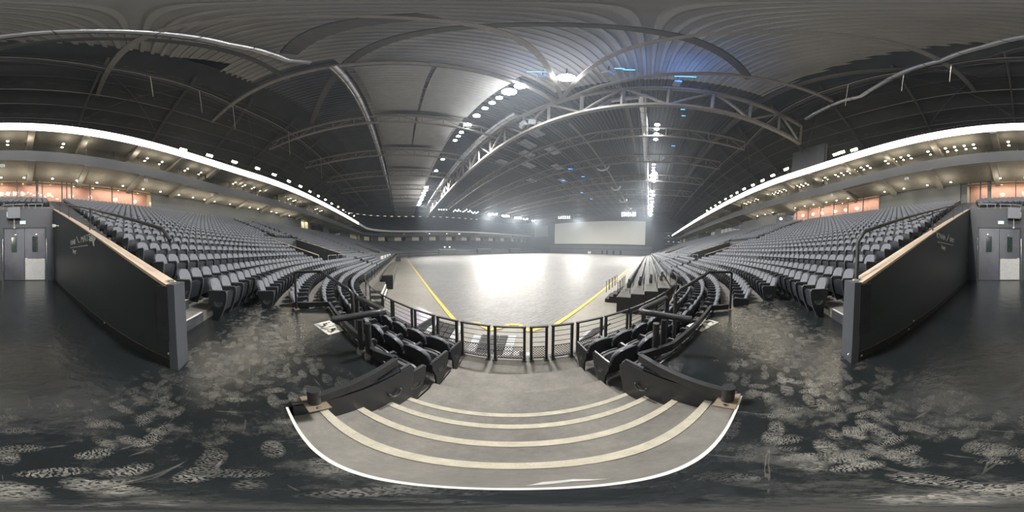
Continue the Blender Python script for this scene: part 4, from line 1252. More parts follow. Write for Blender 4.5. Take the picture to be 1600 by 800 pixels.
# ------------------------------------------------------------------ front fence with wire mesh
fr13 = low(13.97)
def fence_panel(q0, q1, label, mesh=True):
    t = thing('front_fence_panel', label, 'fence', group=None)
    a = Vector((*fr13.pt(q0)[:2], -1.19)); b_ = Vector((*fr13.pt(q1)[:2], -1.19))
    d = (b_-a); L = d.length; d /= L
    for e in (.035, L-.035):
        p = a + d*e; mb = MB(); mb.bar(p, p+Vector((0, 0, .88)), .05, .05, up=tuple(d)); mb.build('post', black_steel, t)
        mb = MB(); mb.bar(p+Vector((0, 0, .0)), p+Vector((0, 0, .02)), .16, .10, up=tuple(d)); mb.build('foot_plate', black_steel, t)
    mb = MB(); mb.bar(a+Vector((0, 0, .89)), b_+Vector((0, 0, .89)), .055, .03); mb.build('top_rail', black_steel, t)
    mb = MB()
    for h_ in (.50, .63, .76): mb.bar(a+d*.03+Vector((0, 0, h_)), b_-d*.03+Vector((0, 0, h_)), .010)
    mb.bar(a+d*.03+Vector((0, 0, .06)), b_-d*.03+Vector((0, 0, .06)), .03, .02)
    mb.bar(a+d*.03+Vector((0, 0, .38)), b_-d*.03+Vector((0, 0, .38)), .02, .012)
    mb.each('wire', black_steel, t)
    if mesh:
        mb = MB(); H0, H1 = .07, .37; st_ = .055; wv = .008; x = -.30
        nrm = Vector((-d.y, d.x, 0))
        while x < L:
            for sgn in (1, -1):
                xa, xb = (x, x+.30*.8) if sgn > 0 else (x+.30*.8, x)
                za, zb = H0, H1
                # clip to the panel
                def clip(xa, za, xb, zb):
                    if xa > xb: xa, za, xb, zb = xb, zb, xa, za
                    if xb < .06 or xa > L-.06: return None
                    if xa < .06: za += (zb-za)*(.06-xa)/(xb-xa); xa = .06
                    if xb > L-.06: zb = za+(zb-za)*(L-.06-xa)/(xb-xa); xb = L-.06
                    return xa, za, xb, zb
                c = clip(xa, za, xb, zb)
                if c: mb.bar(a+d*c[0]+Vector((0, 0, c[1])), a+d*c[2]+Vector((0, 0, c[3])), wv, wv)
            x += st_
        mb.build('wire_mesh', mesh_mat, t)
    return t
pq = [5.2, 4.45, 3.4, 2.65, 2.03, 1.33, .63, .2, -.33, -1.05, -1.9, -2.6, -3.4, -4.3]
for i, (qa_, qb_) in enumerate(zip(pq[:-1], pq[1:])):
    side = 'left' if qa_ > .5 else 'right'
    fence_panel(qb_+.03, qa_-.03, 'black wire-mesh fence panel above the arena floor, %s in the run from the left' % ordw(i))
# continuing fences along the straight fronts
for sd, nm in ((0, 'left'), (1, 'right')):
    t = thing('stand_front_railing', 'long dark bar railing along the front of the %s stand' % nm, 'railing')
    q0, q1 = (5.24, fr13.qa(95)) if sd == 0 else (-4.35, fr13.qb(138))
    qs = samples(fr13, min(q0, q1), max(q0, q1), .6, 6)
    for zz, r in ((-.30, .025), (-.72, .012), (-1.05, .012)):
        mb = MB(); mb.tube([(*fr13.pt(q)[:2], zz) for q in qs], r, 5); mb.build('rail', black_steel, t)
    mb = MB(); n = int(abs(q1-q0)/1.6)
    for i in range(n+1):
        x, y, _, _ = fr13.pt(q0+(q1-q0)*i/n); mb.box(x-.02, x+.02, y-.02, y+.02, -1.19, -.3)
    mb.each('post', black_steel, t)
    mb = MB()
    if sd == 0:
        n = 95
        for i in range(n): x, y, _, _ = fr13.pt(9+i*.34); mb.box(x-.007, x+.007, y-.007, y+.007, -1.1, -.32)
        mb.each('baluster', black_steel, t)

# ------------------------------------------------------------------ arena floor, field tiles, yellow lines
mb = MB(); mb.quad((-190, -12, FLOOR), (190, -12, FLOOR), (190, 260, FLOOR), (-190, 260, FLOOR)); struct(mb.build('floor_arena', floor_conc))
YA, YB = Vector((-3.02, 8.23, FLOOR)), Vector((2.23, 8.02, FLOOR))
U3, V3 = Vector((UX, UY, 0)), Vector((VX, VY, 0)); up = Vector((0, 0, .012))
mb = MB(); pl = [YA, YB, YB+V3*137, YB+V3*137+U3*100, YA+U3*104]
mb.add([p+up for p in pl], [(0, 1, 2, 3, 4)]); struct(mb.build('floor_field_tiles', field_mat))
for nm, a, b_ in (('left', YA, YA+U3*104), ('right', YB, YB+V3*137)):
    mb = MB(); mb.bar(a+up*2, b_+up*2, .26, .012)
    tag(mb.build('boundary_tape', yellow), 'yellow line on the floor along the %s edge of the grey tiles' % nm, 'floor line')
zz = [(728, 505.5), (745, 504.5), (765, 516), (781, 513), (796, 507.5), (812, 508), (828, 518.5), (846, 512)]
zp = [at_z(px, py, FLOOR)+up*2 for px, py in zz]
mb = MB()
for a, b_ in zip(zp[:-1], zp[1:]): mb.bar(a, b_, .22, .02)
tag(mb.build('zigzag_tape', yellow), 'yellow zigzag line on the floor at the near corner of the tiles', 'floor line')

# things lying on the floor below the fence
def floor_poly(pxs, z=FLOOR): return [at_z(px, py, z) for px, py in pxs]
board_white = plain('board_white', (.40, .41, .43), .6, var=.08)
def slab(corners, h, nx, ny, gap, mats, name, label, cat, white_edges=()):
    """grid of separate panels within a quadrilateral"""
    t = thing(name, label, cat)
    A, B, C_, D_ = corners
    for side in range(nx):
        for j in range(ny):
            f0, f1 = side/nx+gap, (side+1)/nx-gap; g0, g1 = j/ny+gap, (j+1)/ny-gap
            q = lambda f, g: (A*(1-f)+B*f)*(1-g)+(D_*(1-f)+C_*f)*g
            ps = [q(f0, g0), q(f1, g0), q(f1, g1), q(f0, g1)]
            m_ = MB(); m_.prism([(p.x, p.y) for p in ps], FLOOR+.001, FLOOR+h)
            m_.build('white_board' if side in white_edges else 'rubber_panel', board_white if side in white_edges else mats, t)
    return t
c1 = [Vector((-5.0, 6.9, FLOOR)), Vector((-2.65, 5.5, FLOOR)), Vector((-2.3, 7.2, FLOOR)), Vector((-4.3, 8.3, FLOOR))]
slab(floor_poly([(655, 531), (706, 542), (724, 512), (678, 500)]), .08, 5, 4, .012, rubber, 'ramp_mat', 'black panel mat with white side boards on the floor, beyond the left fence', 'floor mat', (0, 4))
slab(floor_poly([(727, 553), (798, 561), (808, 526), (741, 523)]), .08, 5, 4, .012, rubber, 'ramp_mat', 'black panel mat with white side boards on the floor, straight below the fence', 'floor mat', (0, 4))
slab(floor_poly([(800, 561), (832, 561), (832, 552), (802, 549)]), .05, 3, 1, .02, rubber, 'ramp_mat', 'small dark tray with white strips on the floor under the centre fence', 'floor mat', (0, 2))
slab(floor_poly([(898, 537), (925, 527), (955, 506), (918, 518)]), .08, 4, 3, .015, rubber, 'ramp_mat', 'black panel mat on the floor beyond the right-hand fence', 'floor mat', (0,))
# low stage platform at the left
ps = floor_poly([(604, 490), (647, 511), (681, 491), (652, 478)], -2.3)
t = thing('stage_platform', 'low grey stage platform standing on the floor left of the yellow line', 'stage platform')
m_ = MB(); m_.prism([(p.x, p.y) for p in ps], -2.38, -2.3); m_.build('deck', plain('stage_deck', (.30, .28, .31), .22, var=.06), t)
m_ = MB(); cpt = sum(ps, Vector())/4; m_.prism([(cpt.x+(p.x-cpt.x)*.97, cpt.y+(p.y-cpt.y)*.97) for p in ps], FLOOR, -2.38); m_.build('skirt', grey_fascia, t)
for p in ps:
    q = cpt + (p-cpt)*.94; m_ = MB(); m_.cyl((q.x, q.y), .04, FLOOR, -2.38, 8); m_.build('leg', grey_box, t)

# ------------------------------------------------------------------ retractable stands
def NLp(a, D, z): return (NL[0]*D+UX*a, NL[1]*D+UY*a, z)
def NRp(b, D, z): return (NR[0]*D+VX*b, NR[1]*D+VY*b, z)
def obox(mb, F, a0, a1, D0, D1, z0, z1, mi=0):
    mb.add([F(a0, D0, z0), F(a1, D0, z0), F(a1, D1, z0), F(a0, D1, z0), F(a0, D0, z1), F(a1, D0, z1), F(a1, D1, z1), F(a0, D1, z1)],
           [(0, 1, 2, 3), (4, 7, 6, 5), (0, 4, 5, 1), (1, 5, 6, 2), (2, 6, 7, 3), (3, 7, 4, 0)], mi)
t = thing('retractable_stand', 'black tiered retractable stand on the floor before the right-hand stand', 'retractable stand')
bleach_deck = concrete('bleacher_deck', (.07, .066, .058), (.13, .123, .108), .6, 2.0)
tiers = [(-1.95, -1.75), (-1.05, -1.50), (-.18, -1.28), (.68, -1.05), (1.5, -.85)]
for i, (D0, z) in enumerate(tiers):
    D1 = tiers[i+1][0] if i < 4 else 2.05
    m_ = MB(); obox(m_, NRp, 10.2+.02*i, 88, D0, D1, z-.05, z); m_.build('tier_deck', bleach_deck, t)
    m_ = MB(); obox(m_, NRp, 10.25, 88, D0+.01, D1, FLOOR, z-.05); m_.build('tier_side', rubber, t)
    # ribs on the gangway steps of each tier
    m_ = MB()
    for j in range(7): obox(m_, NRp, 10.3+j*.34, 10.36+j*.34, D0+.1, D1-.15, z, z+.012)
    m_.each('tread_strip', grey_panel, t)
# end railings and steps of the retractable stand
def hoops(name, label, stations):
    t = thing(name, label, 'railing')
    for pts in stations:
        m_ = MB(); m_.tube(pts, .022, 6); m_.build('hoop', black_steel, t)
    return t
hoops('stand_end_rail', 'dark tubular rails at the near end of the retractable stand',
      [[NRp(10.5+j*.9, -1.93, -1.75), NRp(10.5+j*.9, -1.93, -.85), NRp(11.2+j*.9, -1.93, -.85), NRp(11.2+j*.9, -1.93, -1.75)] for j in range(4)] +
      [[NRp(10.3, D, z), NRp(10.3, D, z+.85), NRp(12.6, D, z+.85), NRp(12.6, D, z)] for D, z in ((-1.1, -1.5), (-.25, -1.28), (.62, -1.05), (1.45, -.85), (2.0, -.85))])
hoops('stand_step_rail', 'thin rails round the steps on the field side of the retractable stand',
      [[NRp(12.4+j*.9, -3.2+j*.05, -2.1), NRp(12.4+j*.9, -3.2+j*.05, -1.2), NRp(13.2+j*.9, -3.2+j*.05, -1.2), NRp(13.2+j*.9, -3.2+j*.05, -2.1)] for j in range(4)])
m_ = MB()
for j in range(4): obox(m_, NRp, 12.2, 14.2, -3.25+j*.33, -2.92+j*.33, FLOOR, -2.6+j*.22)
tag(m_.build('stand_steps', rubber), 'black steps up to the front of the retractable stand', 'steps')
# light folded seats on its tiers
VVb = MB()
for i, (D0, z) in enumerate(tiers):
    b = 12.9
    while b < 86:
        if (b-12.9) % 14 < 12.4:
            obox(VVb, NRp, b+.03, b+.46, D0+.38, D0+.56, z+.25, z+.74)
            if dist((*NRp(b, D0, z)[:2], z)) < 40: obox(VVb, NRp, b+.03, b+.46, D0+.30, D0+.36, z+.02, z+.40)
        b += .5
tag(VVb.build('retractable_seats', seat_cloth), 'rows of folded grey seats on the retractable stand', 'seats', kind='stuff')
# left: folded retractable stand and equipment beside the left stand
t = thing('folded_stand', 'folded retractable stand with louvred dark end beside the left stand', 'folded stand')
m_ = MB(); obox(m_, NLp, 17.5, 36, 1.0, 2.1, FLOOR, -1.35); m_.build('body', bleach_deck, t)
m_ = MB()
for j in range(8): obox(m_, NLp, 17.25, 17.5, .95, 2.15, FLOOR+.05+j*.19, FLOOR+.19+j*.19)
m_.each('louvre', rubber, t)
m_ = MB(); obox(m_, NLp, 17.5, 36, .97, 1.0, -2.2, -2.1); m_.build('side_rail', rubber, t)
t = thing('stacked_panels', 'pale stacked floor panels on trolleys against the left stand wall', 'stacked panels')
for j in range(5):
    m_ = MB(); obox(m_, NLp, 11.6+j*.04, 15.2, 1.35+j*.05, 2.7, FLOOR+.2+j*.22, FLOOR+.36+j*.22); m_.build('panel', white_paint if j % 2 else bleach_deck, t)
m_ = MB(); obox(m_, NLp, 11.8, 15, 1.5, 2.6, FLOOR+.05, FLOOR+.2); m_.build('trolley', black_steel, t)
for a, D in ((12, 1.55), (14.8, 1.55), (12, 2.5), (14.8, 2.5)):
    x, y, _ = NLp(a, D, 0); m_ = MB(); m_.cyl((x, y), .06, FLOOR, FLOOR+.08, 8); m_.build('castor', rubber, t)
for (a, D, w_, h_, lb) in ((62, 1.2, 1.6, 1.5, 'dark equipment case on the floor at the far end of the left stand'), (92, -4.5, 2.6, 1.7, 'dark covered machine parked in the far left corner of the floor')):
    t = thing('equipment_case', lb, 'case'); m_ = MB(); obox(m_, NLp, a, a+w_, D-1.0, D+.8, FLOOR+.12, FLOOR+h_); m_.build('body', grey_fascia, t)
    m_ = MB(); obox(m_, NLp, a-.03, a+w_+.03, D-1.03, D+.83, FLOOR+h_, FLOOR+h_+.08); m_.build('lid', black_steel, t)
    for q in ((a+.2, D-.8), (a+w_-.2, D-.8), (a+.2, D+.6), (a+w_-.2, D+.6)):
        x, y, _ = NLp(*q, 0); m_ = MB(); m_.cyl((x, y), .1, FLOOR, FLOOR+.14, 8); m_.build('castor', rubber, t)
# white parapet boxes on the left lower rows
for j, (a0, a1) in enumerate(((31, 35.5), (37, 42), (44, 50), (53, 60))):
    D = low(16.9).dL
    t = thing('camera_platform', 'pale boxed platform on the lower rows of the left stand, %s one from the entrance' % ordw(j), 'platform')
    m_ = MB(); obox(m_, NLp, a0, a1, D-1.6, D-1.5, -.75, .25); m_.build('front_panel', white_paint, t)
    m_ = MB(); obox(m_, NLp, a0, a0+.1, D-1.5, D+.2, -.75, .25); obox(m_, NLp, a1-.1, a1, D-1.5, D+.2, -.75, .25); m_.each('side_panel', screen_grey, t)
    m_ = MB(); obox(m_, NLp, a0+.1, a1-.1, D-1.5, D+.2, -.60, -.5); m_.build('deck', conc_side, t)
# barriers and goods along the far stand
FAR = Ring(13.8-17, 17)
mb = MB(); rf_ = low(13.75); q0, q1 = rf_.s1, rf_.q_end_far()
tag_ = thing('far_hoarding', 'long grey hoarding with a pale top along the foot of the far stand', 'hoarding')
strip(mb, rf_, (rf_.s1-6, q1), rf_, (rf_.s1-6, q1), FLOOR, -1.6, fine=3); mb.build('board', grey_fascia, tag_)
mb = MB(); mb.tube([(*rf_.pt(q)[:2], -1.55) for q in samples(rf_, rf_.s1-6, q1, 3, 20)], .06, 4); mb.build('top_rail', grey_box, tag_)
# entrances in the far stand
for j, off in enumerate((22, 52, 84)):
    q = rf_.s2 + off; x, y, nx, ny = rf_.pt(q); d = (-ny, nx)
    t = thing('far_entrance', 'dark entrance box with two white lamps in the far stand, %s from the left' % ordw(j), 'entrance', (x, y, -1.19), math.atan2(-ny, -nx)-PI/2)
    m_ = MB(); m_.box(-6, 6, -.6, 1.0, -1.7, 2.2); m_.build('front_wall', dark_wall, t)
    m_ = MB(); m_.box(-6.2, 6.2, -.7, 1.1, 2.2, 2.5); m_.build('cap', grey_box, t)
    if j == 0:
        for k_ in (-2.0, 1.6):
            m_ = MB(); m_.cyl((k_, 0), .5, 3.6, 4.4, 8); m_.build('lamp', emit('lamp_far_white', (1, 1, .95), 2.5) if 'lamp_far_white' not in MATS else MATS['lamp_far_white'], t)
            m_ = MB(); m_.cyl((k_, 0), .06, 2.4, 3.7, 6); m_.build('pole', grey_box, t)

# ------------------------------------------------------------------ end wall and screens
def Vp(u, v, z): return (*P(u, v), z)
def uvbox(mb, u0, u1, v0, v1, z0, z1, mi=0):
    mb.add([Vp(u0, v0, z0), Vp(u1, v0, z0), Vp(u1, v1, z0), Vp(u0, v1, z0), Vp(u0, v0, z1), Vp(u1, v0, z1), Vp(u1, v1, z1), Vp(u0, v1, z1)],
           [(0, 1, 2, 3), (4, 7, 6, 5), (0, 4, 5, 1), (1, 5, 6, 2), (2, 6, 7, 3), (3, 7, 4, 0)], mi)
ew = MB(); nE = (VX, VY)
def Ep(t_, D, z): return (nE[0]*D - VY*t_, nE[1]*D + VX*t_, z)    # t to the left along the end wall
def ebox(mb, t0, t1, D0, D1, z0, z1, mi=0):
    mb.add([Ep(t0, D0, z0), Ep(t1, D0, z0), Ep(t1, D1, z0), Ep(t0, D1, z0), Ep(t0, D0, z1), Ep(t1, D0, z1), Ep(t1, D1, z1), Ep(t0, D1, z1)],
           [(0, 1, 2, 3), (4, 7, 6, 5), (0, 4, 5, 1), (1, 5, 6, 2), (2, 6, 7, 3), (3, 7, 4, 0)], mi)
ebox(ew, -60, 190, VEND+1, VEND+2, FLOOR, 36)
struct(ew.build('wall_end', plain('end_wall_grey', (.10, .105, .115), .8, var=.08, scale=.05)))
t = thing('video_screen', 'huge blank cream projection screen covering the far end wall', 'screen')
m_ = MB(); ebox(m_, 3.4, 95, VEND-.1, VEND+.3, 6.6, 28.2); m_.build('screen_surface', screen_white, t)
m_ = MB()
for (a0, a1, z0, z1) in ((2.6, 3.4, 6.0, 28.6), (95, 95.8, 6.0, 28.6), (2.6, 95.8, 6.0, 6.6), (2.6, 95.8, 28.2, 28.8)): ebox(m_, a0, a1, VEND-.4, VEND+.4, z0, z1)
m_.build('frame', dark_steel, t)
t = thing('stage_wall', 'grey wall with doorways below the huge cream screen', 'stage wall')
m_ = MB(); ebox(m_, -3, 99, VEND-2.5, VEND-.6, FLOOR, 5.6); m_.build('panel', plain('stage_wall_grey', (.14, .145, .155), .8, var=.08, scale=.1), t)
m_ = MB(); ebox(m_, -3, 99, VEND-2.9, VEND-2.45, 1.6, 2.2); ebox(m_, -3, 99, VEND-2.9, VEND-2.45, 5.2, 5.9); m_.each('ledge', grey_fascia, t)
for a0 in (24, 30.5, 36.5, 41): 
    m_ = MB(); ebox(m_, a0, a0+1.8, VEND-2.65, VEND-2.5, FLOOR, .8); m_.build('doorway', rubber, t)
m_ = MB(); ebox(m_, 53, 56, VEND-2.7, VEND-2.5, FLOOR+.3, -.6)
tag(m_.build('white_notice', white_paint), 'small white board on the wall below the cream screen', 'board')
t = thing('side_screen', 'smaller grey screen hanging at the far corner, left of the cream screen', 'screen')
D_ = 142
c = at_plane(845, 362, nE, D_); tt = -(c.x*VY) + c.y*VX
m_ = MB(); ebox(m_, tt-10, tt+9, D_, D_+.4, 14.4, 26.4); m_.build('screen_surface', screen_grey, t)
m_ = MB()
for (a0, a1, z0, z1) in ((tt-10.4, tt-10, 14, 26.8), (tt+9, tt+9.4, 14, 26.8), (tt-10.4, tt+9.4, 14, 14.4), (tt-10.4, tt+9.4, 26.4, 26.8)): ebox(m_, a0, a1, D_-.1, D_+.5, z0, z1)
m_.build('frame', dark_steel, t)
m_ = MB()
for a0 in (tt-7, tt+6): ebox(m_, a0, a0+.2, D_+.1, D_+.3, 26.8, 33)
m_.each('hanger', dark_steel, t)
# dark stands wall with lit slots right of the screen
t = thing('gallery_wall', 'dark gallery wall with thin lit ledges right of the cream screen', 'gallery')
m_ = MB(); ebox(m_, -34, -5, VEND-3, VEND+.5, FLOOR, 20); m_.build('wall', plain('gallery_dark', (.07, .075, .085), .8, var=.1, scale=.2), t)
m_ = MB()
for z in (8, 13.2, 18): ebox(m_, -33, -14, VEND-3.5, VEND-3, z, z+.35)
m_.each('ledge', grey_box, t)
m_ = MB()
for z in (10, 15.3):
    for a0 in (-31, -27, -22.5, -18): ebox(m_, a0, a0+1.6, VEND-3.1, VEND-3, z, z+.35)
m_.each('lit_slot', emit('gallery_lamp', (.9, .95, 1), 1.2), t)
# far wall behind the upper tier
ub = Ring(40, 23.8); mb = MB(); strip(mb, ub, (ub.s1-40, ub.q_end_far()), ub, (ub.s1-40, ub.q_end_far()), 14, 36, fine=3)
struct(mb.build('wall_far', black_roof))
ur = Ring(38.8, 23.8)
for i in range(26):
    q = ur.s1 - 8 + i*6.6
    if q > ur.q_end_far(): break
    x, y, nx, ny = ur.pt(q)
    m_ = MB(); m_.bar((x-ny*1.3, y+nx*1.3, 33.2), (x+ny*1.3, y-nx*1.3, 33.2), .3, .75)
    tag(m_.build('back_row_lamp', emit('back_row_lamp', (1, .9, .7), 1.6) if 'back_row_lamp' not in MATS else MATS['back_row_lamp']), 'small pale lamp at the top of the far upper tier, %s from the left' % ordw(i), 'lamp', 'lamps at the top of the far upper tier')

# ------------------------------------------------------------------ roof
ZB, ZD = 29.3, 33.0
# corrugated deck, ribs running parallel to the right-hand stand
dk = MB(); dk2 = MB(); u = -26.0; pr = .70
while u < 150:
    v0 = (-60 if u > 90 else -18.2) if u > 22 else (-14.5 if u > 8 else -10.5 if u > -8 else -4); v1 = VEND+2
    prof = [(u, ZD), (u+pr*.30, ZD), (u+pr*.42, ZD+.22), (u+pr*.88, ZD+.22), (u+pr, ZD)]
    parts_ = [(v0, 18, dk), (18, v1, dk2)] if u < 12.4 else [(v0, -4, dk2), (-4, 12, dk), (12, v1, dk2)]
    for a0, a1, tgt in parts_:
        vs = [Vp(a, a0, z) for a, z in prof] + [Vp(a, a1, z) for a, z in prof]
        tgt.add(vs, [(j, j+1, 6+j, 5+j) for j in range(4)])
    u += pr
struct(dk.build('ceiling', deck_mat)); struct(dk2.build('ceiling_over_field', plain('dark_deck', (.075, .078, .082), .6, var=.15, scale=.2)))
# outer slope of the roof, coming down behind the balconies
RR = [Ring(6.6, 19.5), Ring(9.5, 22), Ring(14, 23.5), Ring(20, 24), Ring(27, 24), Ring(40, 24)]
RZ = [33.2, 31.2, 29.6, 27.6, 24.6, 17.0]
ro = MB()
for i in range(5): strip(ro, RR[i], (RR[i].q_end_right(), RR[i].qa(92)), RR[i+1], (RR[i+1].q_end_right(), RR[i+1].qa(92)), RZ[i], RZ[i+1], fine=2)
struct(ro.build('ceiling_outer_slope', black_roof, smooth=True))
def ring_at(t_):
    """interpolate along the slope"""
    i = min(4, int(t_)); f = t_-i
    dB = (RR[i].R-RR[i].C[1])*(1-f)+(RR[i+1].R-RR[i+1].C[1])*f; Cy = RR[i].C[1]*(1-f)+RR[i+1].C[1]*f
    return Ring(dB, Cy), RZ[i]*(1-f)+RZ[i+1]*f
for j, t_ in enumerate((1.1, 1.7, 2.2, 2.65, 3.1, 3.5, 3.9, 4.3)):
    r_, z_ = ring_at(t_); mb = MB(); qs = samples(r_, max(-150, r_.q_end_right()), r_.qa(91), 2.0, 8)
    mb.tube([(*r_.pt(q)[:2], z_-.35) for q in qs], .09 if j != 2 else .16, 5)
    struct(mb.build('beam_purlin', dark_steel))
nrib = 0
for q in [x for x in range(-126, 95, 9)]:
    mb = MB(); pts = []; pts2 = []
    for k in range(0, 21):
        t_ = .6+k*.2; r_, z_ = ring_at(t_); f_ = q/30.0
        # same fraction of each curve
        qq = q*(r_.R/33.0) if abs(q) < 29 else (q-29+29*(r_.R/33.0) if q > 0 else q+29-29*(r_.R/33.0))
        x, y, nx, ny = r_.pt(qq); pts.append((x, y, z_-.30)); pts2.append((x-nx*.05, y-ny*.05, z_-1.05))
    mb.tube(pts, .13, 5); mb.tube(pts2[::2], .10, 5)
    for a, b_ in zip(pts[::2], pts2[::2]): mb.bar(a, b_, .07)
    for a, b_ in zip(pts[::2], pts2[2::2]): mb.bar(a, b_, .06)
    struct(mb.build('beam_rib', dark_steel)); nrib += 1
    # wind bracing across the bay
    if nrib % 2 == 0 and abs(q) < 100:
        mb = MB()
        for (ta, tb) in ((1.2, 3.1), (3.1, 1.2)):
            ra_, za = ring_at(ta); rb_, zb = ring_at(tb)
            sh = lambda r_, qv: qv*(r_.R/33.0) if abs(qv) < 29 else (qv-29+29*(r_.R/33.0) if qv > 0 else qv+29-29*(r_.R/33.0))
            mb.tube([(*ra_.pt(sh(ra_, q))[:2], za-.6), (*rb_.pt(sh(rb_, q+9))[:2], zb-.6)], .05, 5)
        struct(mb.build('beam_brace', dark_steel))

def truss(name, label, a, b_, z1, z0, chord=.35, web=.16, bay=4.0, mat=roof_steel, cat='roof truss', vertical=True, chord2=None):
    """two chords with posts and diagonals between them"""
    t = thing(name, label, cat)
    A, B = Vector((*P(*a), 0)), Vector((*P(*b_), 0)); L = (B-A).length; n = max(2, int(round(L/bay))); d = (B-A)/n
    m_ = MB(); m_.bar((*A.xy, z1), (*B.xy, z1), chord, chord*.9); m_.build('top_chord', mat, t)
    m_ = MB(); m_.bar((*A.xy, z0), (*B.xy, z0), chord2 or chord, (chord2 or chord)*.9); m_.build('bottom_chord', mat, t)
    m_ = MB()
    for i in range(n+1):
        p = A+d*i
        if vertical: m_.bar((*p.xy, z0), (*p.xy, z1), web)
        if i < n:
            q = A+d*(i+1)
            if i % 2 == 0: m_.bar((*p.xy, z0), (*q.xy, z1), web*.9)
            else: m_.bar((*p.xy, z1), (*q.xy, z0), web*.9)
    (m_.each('brace', mat, t) if name == 'main_truss' else m_.build('lattice', mat, t))
    return t
def single(name, label, a, b_, z=ZB, w_=.5, h_=.5, mat=roof_steel):
    m_ = MB(); m_.bar(Vp(*a, z), Vp(*b_, z), w_, h_)
    return tag(m_.build(name, mat), label, 'roof beam')
# the main truss crossing in front of the entrance
truss('main_truss', 'large pale steel truss crossing the roof in front of the entrance, two heavy chords', (-21, 18), (112, 18), ZB, 23.9, .62, .36, 5.0)
ordlab = lambda i: ordw(i)
single('roof_beam', 'long steel roof beam running from the main truss node over the left stand', (12.4, -26), (12.4, 18), w_=.5)
for i, u in enumerate((25.8, 39.3, 52.6, 66, 79.5, 93, 106)):
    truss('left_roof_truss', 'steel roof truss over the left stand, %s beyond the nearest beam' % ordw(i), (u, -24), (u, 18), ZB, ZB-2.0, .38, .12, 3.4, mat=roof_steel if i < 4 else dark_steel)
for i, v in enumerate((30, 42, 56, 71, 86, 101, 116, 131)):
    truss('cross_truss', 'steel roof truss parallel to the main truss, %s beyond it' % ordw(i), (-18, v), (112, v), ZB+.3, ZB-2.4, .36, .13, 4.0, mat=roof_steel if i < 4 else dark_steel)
single('roof_beam', 'steel roof beam passing overhead from behind the left passage wall to the main truss node', (-7, -25), (11.2, 17.6), w_=.46)
single('roof_beam', 'steel roof beam passing overhead towards the right from the main truss node', (11.0, 17.5), (-14.5, -5.4), w_=.46)
single('roof_beam', 'steel roof beam running right of the main truss node over the right stand', (10, 17.8), (-17, 10.2), w_=.46)
single('roof_beam', 'dark beam crossing high above the entrance from left to right', (26, -14), (-8, 14), z=31, w_=.7, h_=.8, mat=dark_steel)
single('roof_beam', 'thick dark vertical-looking beam joining overhead above the left seats', (9, -5.5), (3.8, 1.4), z=30.5, w_=1.1, h_=.9, mat=dark_steel)
single('roof_beam', 'dark edge beam overhead behind the camera', (-18, -2), (14, -9.5), z=31.2, w_=.5, h_=.7, mat=dark_steel)
single('roof_beam', 'dark beam along the right stand beyond the overhead ducts', (-12, -6), (-13, 60), z=30.4, w_=.5, h_=.6, mat=dark_steel)
for i, u in enumerate((4.2, -5.5, -13)):
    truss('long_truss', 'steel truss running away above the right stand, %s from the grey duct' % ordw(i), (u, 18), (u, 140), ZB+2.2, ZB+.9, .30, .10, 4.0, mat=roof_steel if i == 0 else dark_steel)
# open web joists over the field
k = 0; u = 18.5
while u < 104:
    t = thing('roof_joist', 'thin open-web joist over the field, %s from the near corner' % ordw(k), 'roof joist', group='open-web joists over the field')
    A, B = Vector((*P(u, 18), 0)), Vector((*P(u, 140), 0))
    n = 44; d = (B-A)/n
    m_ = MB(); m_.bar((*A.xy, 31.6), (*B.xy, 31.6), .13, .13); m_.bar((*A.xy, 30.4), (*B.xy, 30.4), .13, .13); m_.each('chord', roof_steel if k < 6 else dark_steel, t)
    m_ = MB()
    for i in range(n):
        p, q = A+d*i, A+d*(i+1)
        m_.bar((*p.xy, 30.4 if i % 2 else 31.6), (*q.xy, 31.6 if i % 2 else 30.4), .07)
    m_.build('lattice', dark_steel, t); u += 4.45; k += 1
# pale panels between the joists and small service boxes
for i, (u, v) in enumerate([(22, 24), (27, 27), (24, 34), (31, 31), (36, 37), (29, 44), (40, 29), (45, 48), (34, 56)]):
    m_ = MB(); uvbox(m_, u, u+2.8, v, v+4.5, 32.4, 32.55)
    tag(m_.build('ceiling_panel', screen_grey), 'grey acoustic panel between the joists over the field, %s from the near corner' % ordw(i), 'ceiling panel', 'acoustic panels over the field')
# light deck panel fields above the left of the entrance (underside boards)
for i, (u0, u1, v0, v1) in enumerate(((13.6, 25.2, -3.0, 3.3), (13.6, 25.2, 3.7, 11.4), (26.6, 38.6, -3.2, 3.2), (26.6, 38.6, 3.6, 10.6), (40.0, 51.8, -3.2, 10.2), (53.4, 65, -3.2, 10))):
    m_ = MB(); x = u0
    while x < u1-.05:
        e_ = min(u1, x+.6); m_.add([Vp(x, v0, 30.6), Vp(e_-.12, v0, 30.6), Vp(e_-.06, v0, 30.68), Vp(e_, v0, 30.68), Vp(x, v1, 30.6), Vp(e_-.12, v1, 30.6), Vp(e_-.06, v1, 30.68), Vp(e_, v1, 30.68)], [(0, 1, 5, 4), (1, 2, 6, 5), (2, 3, 7, 6)]); x += .6
    uvbox(m_, u0, u1, v0, v1, 30.70, 30.85)
    tag(m_.build('ribbed_ceiling_panel', MATS.get('board_metal') or plain('board_metal', (.30, .29, .265), .6, var=.1, scale=.8)), 'large ribbed pale panel under the roof over the left stand, %s from the entrance' % ordw(i), 'ceiling panel')
